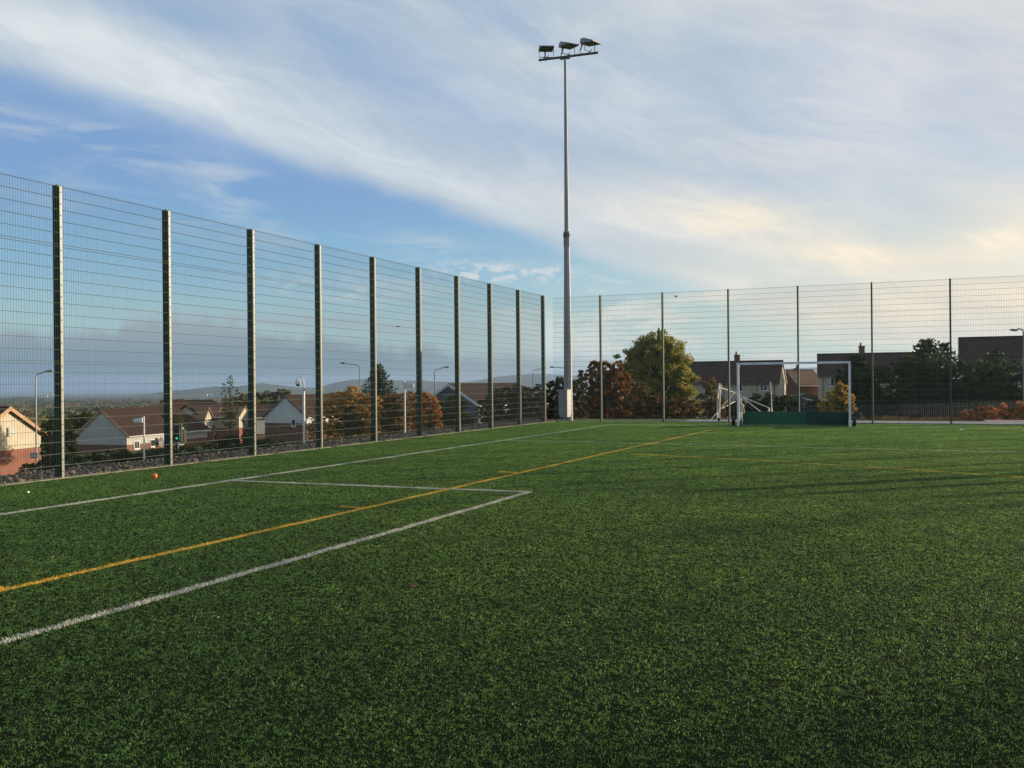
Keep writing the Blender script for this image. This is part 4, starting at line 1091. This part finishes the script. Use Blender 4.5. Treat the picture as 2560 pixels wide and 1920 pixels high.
# ------------------------------------------------------------------ lamps, poles, sign, traffic light
def street_lamp(px, top, bot, hx, hy, D, label, r=.06, head=.32, group='street lamps on the road beyond the fence', m=None):
    T = W(px, top, D); B = Vector((T.x, T.y, zg(T.x, T.y) - .3))
    root = empty('street_lamp', B, 0, label, 'street lamp', group)
    m = m or M_galv; Hh = T.z - B.z; E_ = W(hx, hy, D) - B
    b = MB(); b.tube([(0, 0, 0), (0, 0, 1.3), (0, 0, 1.32), (0, 0, Hh - .2)], [r * 1.5, r * 1.5, r, r * .75], 8); b.build('column', m, root)
    b = MB(); d = Vector((E_.x, E_.y, 0)).normalized(); b.tube([(0, 0, Hh - .2), Vector((0, 0, Hh)) + d * .08, Vector((0, 0, Hh)) + d * .3 + Vector((0, 0, .06)), E_], r * .65, 6); b.build('arm', m, root)
    b = MB(); a = math.atan2(d.y, d.x)
    b.sphere((0, 0, 0), (head, head * .45, head * .28), 12, 6)
    o = b.build('lamp_head', M_galv, root, smooth=True, loc=E_ + d * head * .5); o.rotation_euler = (0, R(-6), a)
    return root
street_lamp(89, 936, 1185, 117, 927.5, 60, 'street lamp in front of the cream gable house with a blue sign on its column')
lampA = [o for o in COL.objects if o.name.startswith('street_lamp') and 'column' in o.get('label', '')][0]
for tt_, ss_, lb in ((-12.2, 62, 'street lamp up the road beyond the far fence, off towards the sun'), (-8.8, 66, 'farther street lamp up the road beyond the far fence, off towards the sun'), (-15.5, 70, 'last street lamp up the road beyond the far fence, off towards the sun')):  # lamp copies out of view, added to cast long streaks over the pitch
    q = Vector((math.cos(SUN_AZ), -math.sin(SUN_AZ), 0)) * tt_ + Vector((math.sin(SUN_AZ), math.cos(SUN_AZ), 0)) * ss_
    c = lampA.copy(); COL.objects.link(c); c.location = (q.x, q.y, zg(q.x, q.y)); c.scale = (1.6, 1.6, 1.3); c['label'] = lb
    for ch in list(lampA.children):
        d_ = ch.copy(); COL.objects.link(d_); d_.parent = c
street_lamp(899, 914, 990, 861, 908, 88, 'street lamp left of the spruce with its arm pointing left')
street_lamp(1086, 925, 990, 1113, 917.5, 95, 'street lamp right of the spruce with its arm pointing right')
street_lamp(1332, 926, 990, 1358, 920.5, 110, 'street lamp behind the last bay of the left fence')
street_lamp(1424, 922, 990, 1384, 917.5, 100, 'street lamp whose arm sticks out left of the floodlight mast')
street_lamp(2559, 824, 1030, 2540, 825, 58, 'street lamp at the right edge of the view', .075, .28)
# blank-ish street sign on the first lamp
def sign():
    p = W(84, 1139, 59.6); root = empty('street_sign', p, YAW, 'small blue and white sign on the lamp column beside the cream house', 'sign')
    b = MB(); b.box(-.24, .24, 0, .02, -.17, .17); b.build('sign_plate', mat('sign_blue', (.10, .17, .24), .5), root)
    b = MB(); rng = random.Random(2)
    for z in (.055, -.055):
        x = -.19
        while x < .17:
            l = rng.uniform(.015, .04); b.box(x, x + l, -.006, -.001, z - .035, z + .035); x += l + .014
    b.build('lettering', M_white, root)
sign()
def white_lamp(px, top, D, side, label, hl=.62):
    T = W(px, top, D); B = Vector((T.x, T.y, zg(T.x, T.y) - .2)); Hh = T.z - B.z
    root = empty('car_park_lamp', B, YAW, label, 'lamp post')
    b = MB(); b.tube([(0, 0, 0), (0, 0, Hh)], [.05, .04], 10); b.build('column', M_white, root)
    b = MB(); s = side
    pr = [(s * .04, Hh - .30), (s * hl, Hh - .27), (s * hl, Hh - .12), (s * .12, Hh - .06), (s * .04, Hh - .06)]
    b.poly_prism(pr[::int(s)], -.12, .12); b.build('lamp_head', M_white, root)
    b = MB(); b.box(min(s * .12, s * (hl - .03)), max(s * .12, s * (hl - .03)), -.09, .09, Hh - .315, Hh - .292); b.build('diffuser', mat('opal', (.6, .6, .58), .4), root)
white_lamp(360, 1041, 45, -1, 'short white lamp post with its box head pointing left, in front of the bungalow', .48)
white_lamp(1011.6, 953, 42, 1, 'white lamp post in front of the brown hedge with its head pointing right', .42)
def cctv():
    D = 48; T = W(759, 941, D); B = Vector((T.x, T.y, zg(T.x, T.y) - .2)); Hh = T.z - B.z
    root = empty('camera_pole', B, YAW, 'white pole with a hooked top carrying a dome security camera', 'camera pole')
    zk = W(759, 976, D).z - B.z
    b = MB(); b.tube([(0, 0, 0), (0, 0, zk)], [.075, .06], 12); b.build('column', M_white, root)
    b = MB(); b.tube([(0, 0, zk - .05), (0, 0, Hh - .25), (-.05, 0, Hh - .08), (-.14, 0, Hh), (-.24, 0, Hh), (-.30, 0, Hh - .05), (-.30, 0, Hh - .16)], .028, 8); b.build('swan_neck', M_white, root, smooth=True)
    b = MB(); b.tube([(-.30, 0, Hh - .14), (-.30, 0, Hh - .22), (-.30, 0, Hh - .40)], [.07, .13, .13], 12); b.build('camera_housing', M_white, root)
    b = MB(); b.sphere((-.30, 0, Hh - .42), .10, 12, 8); b.build('camera_dome', M_black, root, smooth=True)
    b = MB(); b.box(-.03, .12, -.05, .05, zk - .02, zk + .08); b.build('junction_box', M_galv, root)
cctv()
def traffic(px, py, D, label, lit, rz):
    P_ = W(px, py, D); B = Vector((P_.x, P_.y, zg(P_.x, P_.y) - .2)); z = P_.z - B.z
    root = empty('traffic_light', B, YAW + rz, label, 'traffic light', 'traffic lights on the road')
    b = MB(); b.tube([(.0, .12, 0), (.0, .12, z + .1)], .055, 8); b.build('pole', M_galv, root)
    b = MB(); b.box(-.17, .17, -.15, .1, z - .45, z + .5); b.build('signal_head', M_black, root)
    b = MB(); b.box(-.24, .24, .101, .12, z - .54, z + .60); b.build('backing_board', M_black, root)
    b = MB()
    for (a, c_, d0, d1) in ((-.26, .26, z + .60, z + .63), (-.26, .26, z - .57, z - .54)): b.box(a, c_, .095, .115, d0, d1)
    for x in (-.26, .24): b.box(x, x + .02, .095, .115, z - .54, z + .60)
    b.build('white_border', M_white, root)
    for i, dz in enumerate((.32, .02, -.28)):
        b = MB(); b.tube([(0, -.151, z + dz), (0, -.17, z + dz)], .075, 12)
        if lit and i == 2:
            m = bpy.data.materials.new('green_signal'); m.use_nodes = True; pb = m.node_tree.nodes['Principled BSDF']
            pb.inputs['Base Color'].default_value = (.02, .4, .25, 1); pb.inputs['Emission Color'].default_value = (.03, .8, .45, 1); pb.inputs['Emission Strength'].default_value = .45
        else: m = mat('dark_lens', (.03, .02, .02), .3)
        b.build('lens', m, root)
traffic(444, 1085, 62, 'traffic light showing green beside the second fence post', True, 0)
traffic(458, 1092, 66, 'unlit traffic light turned sideways behind the green one', False, R(75))
# satellite dish on the bungalow, as a part
b = MB(); nn = 16
pts = [(0, 0, 0)] + [(.42 * math.cos(2 * math.pi * i / nn), .48 * math.sin(2 * math.pi * i / nn), .12) for i in range(nn)]
wB = 7.4
b.add([(wB + .35 + p[2], 5.9 + p[0] * 1.3, 2.0 + p[1] * 1.3) for p in pts], [(0, i + 1, (i + 1) % nn + 1) for i in range(nn)])
b.tube([(wB, 5.9, 1.9), (wB + .36, 5.9, 2.0)], .03, 6); b.tube([(wB + .36, 5.9, 1.6), (wB + 1.0, 5.9, 1.9)], .02, 5)
o = b.build('satellite_dish', mat('dish_grey', (.12, .13, .14), .6), hB)

# ------------------------------------------------------------------ balls, birds, leaves on the pitch
p = G(387.5, 1196.5); b = MB(); b.sphere((0, 0, .043), (.040, .040, .047), 20, 14)
o = b.build('ball', mat('orange_ball', (.85, .16, .03), .5, (.80, .14, .03), 10), loc=p, smooth=True); tag(o, 'small orange ball lying on the turf near the left fence', 'ball')
p = G(70, 1234); b = MB(); b.sphere((0, 0, .02), .021, 14, 10)
o = b.build('ball', mat('white_ball', (.8, .8, .78), .4), loc=p, smooth=True); tag(o, 'tiny white ball on the turf at the left picture edge', 'ball')
p = W(1881.6, 1058, 36.0); b = MB(); b.sphere((0, 0, .065), .065, 14, 10)
o = b.build('ball', mat('pale_ball', (.22, .34, .36), .4, (.08, .2, .2), 12), loc=(p.x, p.y, 0), smooth=True); tag(o, 'pale ball in front of the green backboard of the hockey goal', 'ball')
p = G(2402, 1077); b = MB(); b.sphere((0, 0, .03), (.04, .03, .03), 10, 8)
o = b.build('ball', MATS['white_ball'], loc=p, smooth=True); tag(o, 'white ball on the turf below the rightmost fence post', 'ball')
def dead_leaf(px, py, c, s, label):
    p = G(px, py); b = MB()
    b.add([(-s, 0, .018), (-.3 * s, .45 * s, .028), (.4 * s, .5 * s, .022), (s, 0, .032), (.3 * s, -.5 * s, .020), (-.4 * s, -.4 * s, .026), (0, 0, .014)], [(6, 0, 1), (6, 1, 2), (6, 2, 3), (6, 3, 4), (6, 4, 5), (6, 5, 0)])
    o = b.build('fallen_leaf', mat('leaf_%d' % px, c, .7), loc=p); tag(o, label, 'leaf', 'fallen leaves on the turf')
dead_leaf(1033, 1472, (.30, .09, .03), .045, 'reddish brown fallen leaf in the middle of the foreground turf')
dead_leaf(1233, 1058, (.0, .0, .0), .001, 'x') if False else None
dead_leaf(131, 1398, (.55, .5, .45), .022, 'pale scrap of leaf on the turf left of the yellow line')
dead_leaf(545, 1551, (.5, .45, .38), .014, 'tiny pale leaf below the thick white line')
dead_leaf(1793, 1618, (.55, .35, .28), .014, 'small pinkish leaf in the right foreground turf')

def leaf_litter():
    rng = np.random.default_rng(77); n = 420
    x = FX + .08 + rng.exponential(.16, n); y = rng.uniform(9, FY - .1, n)
    k = rng.random(n) < .35; x[k] = rng.uniform(FX + .2, -6, k.sum()); y[k] = FY - .05 - rng.exponential(.18, k.sum())
    P = np.stack([x, y, rng.uniform(.012, .022, n)], 1); V, Fq = leaf_quads(rng, P, .045, up=0)
    V[:, 2] = np.clip(V[:, 2] * .4 + .010, .008, .035)
    pal = np.array([(.40, .16, .04), (.30, .10, .03), (.45, .28, .07), (.20, .09, .04)])
    o = npmesh('leaf_litter', V, Fq, M_leaf, tint=pal[rng.integers(0, 4, n)]); tag(o, 'scattered orange leaves drifted along the foot of the fences', 'fallen leaves', kind='stuff')
leaf_litter()
def bird(loc, s, label, rz, mats, wings=False, name='bird'):
    root = None
    b = MB(); b.sphere((0, 0, 0), (s, s * .5, s * .5), 12, 8); b.sphere((s * .95, 0, s * .45), s * .33, 10, 6); b.tube([(s * 1.2, 0, s * .45), (s * 1.5, 0, s * .4)], [s * .1, .001], 5)
    b.tube([(-s * .8, 0, .0), (-s * 1.8, 0, -s * .15)], [s * .28, s * .12], 6)
    for y in (-.15, .15): b.tube([(0, y * s, -s * .4), (0, y * s, -s * .95)], s * .05, 4)
    if wings:
        for sg in (-1, 1):
            b.add([(s * .5, sg * s * .3, s * .1), (s * .1, sg * s * 1.6, s * .55), (-s * .4, sg * s * 2.6, s * .2), (-s * .5, sg * s * .3, s * .1)], [(0, 1, 2, 3)])
    o = b.build(name, mats, loc=loc, smooth=True); o.rotation_euler = (0, 0, rz); tag(o, label, 'bird')
    return o
pb = W(1722.5, 744.5, 37.8); zrow = H2 + .03 + .2 * 4
o = bird((pb.x, FY - .012, zrow + .05), .05, 'small dark and white bird perched in the top row of the far fence mesh', R(200), mat('bird_dark', (.02, .02, .022), .6))
b = MB(); b.sphere((.02, 0, -.017), (.034, .024, .02), 8, 6); b.build('white_belly', M_white, o)
pl = W(860, 904.5, 88); o = bird(pl, .15, 'gull resting on the lamp head left of the spruce', R(160), M_white, name='gull')
pz = W(995, 816.5, 160); bird(pz, .22, 'distant dark bird flying above the spruce', R(20), mat('bird_dark', (.02, .02, .022), .6), True)

# ------------------------------------------------------------------ far country: woods, hills
def ridge_hill(pts, D, label, m, thick, seed, rough=2.0):
    """smooth hill ridge: skyline pixels -> crest; slopes fall both ways"""
    xs = [p[0] for p in pts]; ys = [p[1] for p in pts]; n = 260
    fw = Vector((-math.sin(YAW), math.cos(YAW), 0)); V = []
    prof = [(-1.0, 0.0), (-.7, .22), (-.45, .5), (-.22, .82), (0, 1.0), (.3, .8), (1.0, 0)]
    for i in range(n + 1):
        px = xs[0] + (xs[-1] - xs[0]) * i / n; py = float(np.interp(px, xs, ys))
        c = W(px, py, D); zb = -115 if D > 2000 else -60
        nz = mnoise.noise(Vector((px / 14, seed, 0))) * rough * D / F + mnoise.noise(Vector((px / 4, seed, 5))) * rough * .35 * D / F
        for (t, h) in prof:
            q = c + fw * (t * thick)
            k = mnoise.noise(Vector((px / 60 + t * 2, t * 3, seed))) * .12 * (1 - abs(t))
            V.append((q.x, q.y, zb + (c.z - zb) * max(0, h + (k if t != 0 else 0)) + (nz if h == 1 else nz * h)))
    k = len(prof); Fc = [(i * k + j, (i + 1) * k + j, (i + 1) * k + j + 1, i * k + j + 1) for i in range(n) for j in range(k - 1)]
    o = npmesh('hill', np.array(V), np.array(Fc), m); o['kind'] = 'structure'; o['label'] = label
    o.data.polygons.foreach_set('use_smooth', [True] * len(o.data.polygons))
hm = mat('hill_cover', (.055, .075, .03), .95, (.11, .11, .045), .004, spec=.05, detail=9)
ridge_hill([(-600, 1000), (-200, 1000), (0, 996), (60, 992), (130, 996), (250, 1003), (400, 1006), (700, 1010), (1200, 1010)], 3600, 'low wooded rise on the far left skyline', hm, 700, 1, 1.2)
ridge_hill([(100, 1000), (260, 998), (340, 990), (390, 983), (430, 976), (475, 974), (500, 970), (540, 966), (585, 968), (625, 962), (655, 958), (690, 962), (740, 968), (780, 969), (830, 972), (900, 975), (1400, 985)], 6500, 'long blue hill left of the white camera pole', hm, 1500, 2, 1.0)
ridge_hill([(700, 985), (790, 972), (815, 963), (845, 955), (880, 949), (910, 947), (950, 948), (990, 951), (1030, 952), (1060, 951), (1090, 954), (1130, 955), (1180, 957), (1240, 958), (1500, 962)], 7500, 'blue hill behind the spruce', hm, 1600, 3, .8)
ridge_hill([(1100, 962), (1200, 950), (1243, 942), (1270, 939), (1300, 936), (1330, 934.5), (1370, 934), (1430, 938), (1500, 942), (1700, 940), (1900, 930), (1960, 923), (2000, 920), (2045, 918), (2100, 920), (2400, 930), (2900, 940)], 9000, 'faint distant hill behind the floodlight mast and the goal', hm, 2000, 4, .6)

def woodland(name, label, D0, D1, px0, px1, n, size, pal, seed):
    rng = np.random.default_rng(seed); C = []; T = []; pal = np.array(pal)
    for i in range(n):
        D = D0 * (D1 / D0) ** rng.random(); px = rng.uniform(px0, px1); p = W(px, 960, D)
        r = size * rng.uniform(.5, 1.3) * (D / D0) ** .25; z = zg(p.x, p.y) + mnoise.noise(Vector((p.x / 60, p.y / 60, 0))) * min(4, D / 250)
        k = 46 if D < D0 * 3 else 26
        e = rng.normal(size=(k, 3)); e /= np.linalg.norm(e, axis=1)[:, None]; e[:, 2] = np.abs(e[:, 2]) * 1.1
        C.append(np.array([p.x, p.y, z]) + e * r * rng.uniform(.7, 1.05, (k, 1))); T.append(np.tile(pal[rng.integers(0, len(pal))], (k, 1)) * rng.uniform(.7, 1.3, (k, 1)))
    C = np.concatenate(C); V, Fq = leaf_quads(rng, C, size * .75); 
    o = npmesh(name, V, Fq, mat('far_foliage', (1, 1, 1), .9, (.8, .8, .8), .1, tint=True, spec=.1), tint=np.concatenate(T))
    tag(o, label, 'woodland', kind='stuff')
FARP = [(.06, .08, .03), (.09, .10, .03), (.045, .06, .025), (.14, .11, .04), (.10, .09, .03), (.18, .10, .03)]
woodland('woodland', 'belt of mixed autumn trees beyond the houses on the left', 230, 900, -400, 1500, 1500, 4.5, br(FARP, 1.3), 71)
woodland('woodland', 'far woods and hedgerows below the blue hills', 900, 3400, -500, 2300, 5200, 7, br(FARP, 1.2), 72)
woodland('woodland', 'trees behind the houses on the right', 240, 900, 1500, 2900, 500, 5.0, FARP, 73)
def far_white_houses():
    rng = random.Random(9)
    for i in range(6):
        px = rng.choice([rng.uniform(480, 560), rng.uniform(100, 140), rng.uniform(1995, 2045), rng.uniform(560, 650)]); D = rng.uniform(3800, 4600)
        if px > 1500: p = W(px, 924 + rng.uniform(0, 5), 6900)
        else: p = W(px, rng.uniform(984, 990), D * 1.28)
        s = 5; b = MB(); b.box(-s, s, -4, 4, -8, 1.5); b.poly_prism([(-s, 1.5), (s, 1.5), (s * .8, 4), (-s * .8, 4)], -4, 4)
        o = b.build('distant_house', M_grey, loc=p); tag(o, 'tiny white house far away on the hillside, one of a scatter', 'house', 'white houses scattered on the distant hillside')
far_white_houses()

# ------------------------------------------------------------------ air
HAZE = True
if HAZE:
    b = MB(); b.box(-14000, 14000, -9000, 16000, -125, 150)
    m = bpy.data.materials.new('haze_air'); m.use_nodes = True; t = m.node_tree; t.nodes.clear()
    pv = N(t, 'ShaderNodeVolumePrincipled'); pv.inputs['Color'].default_value = (.50, .70, 1.0, 1); pv.inputs['Density'].default_value = 7.5e-5; pv.inputs['Anisotropy'].default_value = .35
    om = N(t, 'ShaderNodeOutputMaterial'); t.links.new(pv.outputs[0], om.inputs['Volume'])
    o = b.build('haze', m); o['kind'] = 'stuff'; o['label'] = 'thin blue evening haze in the air over the valley'
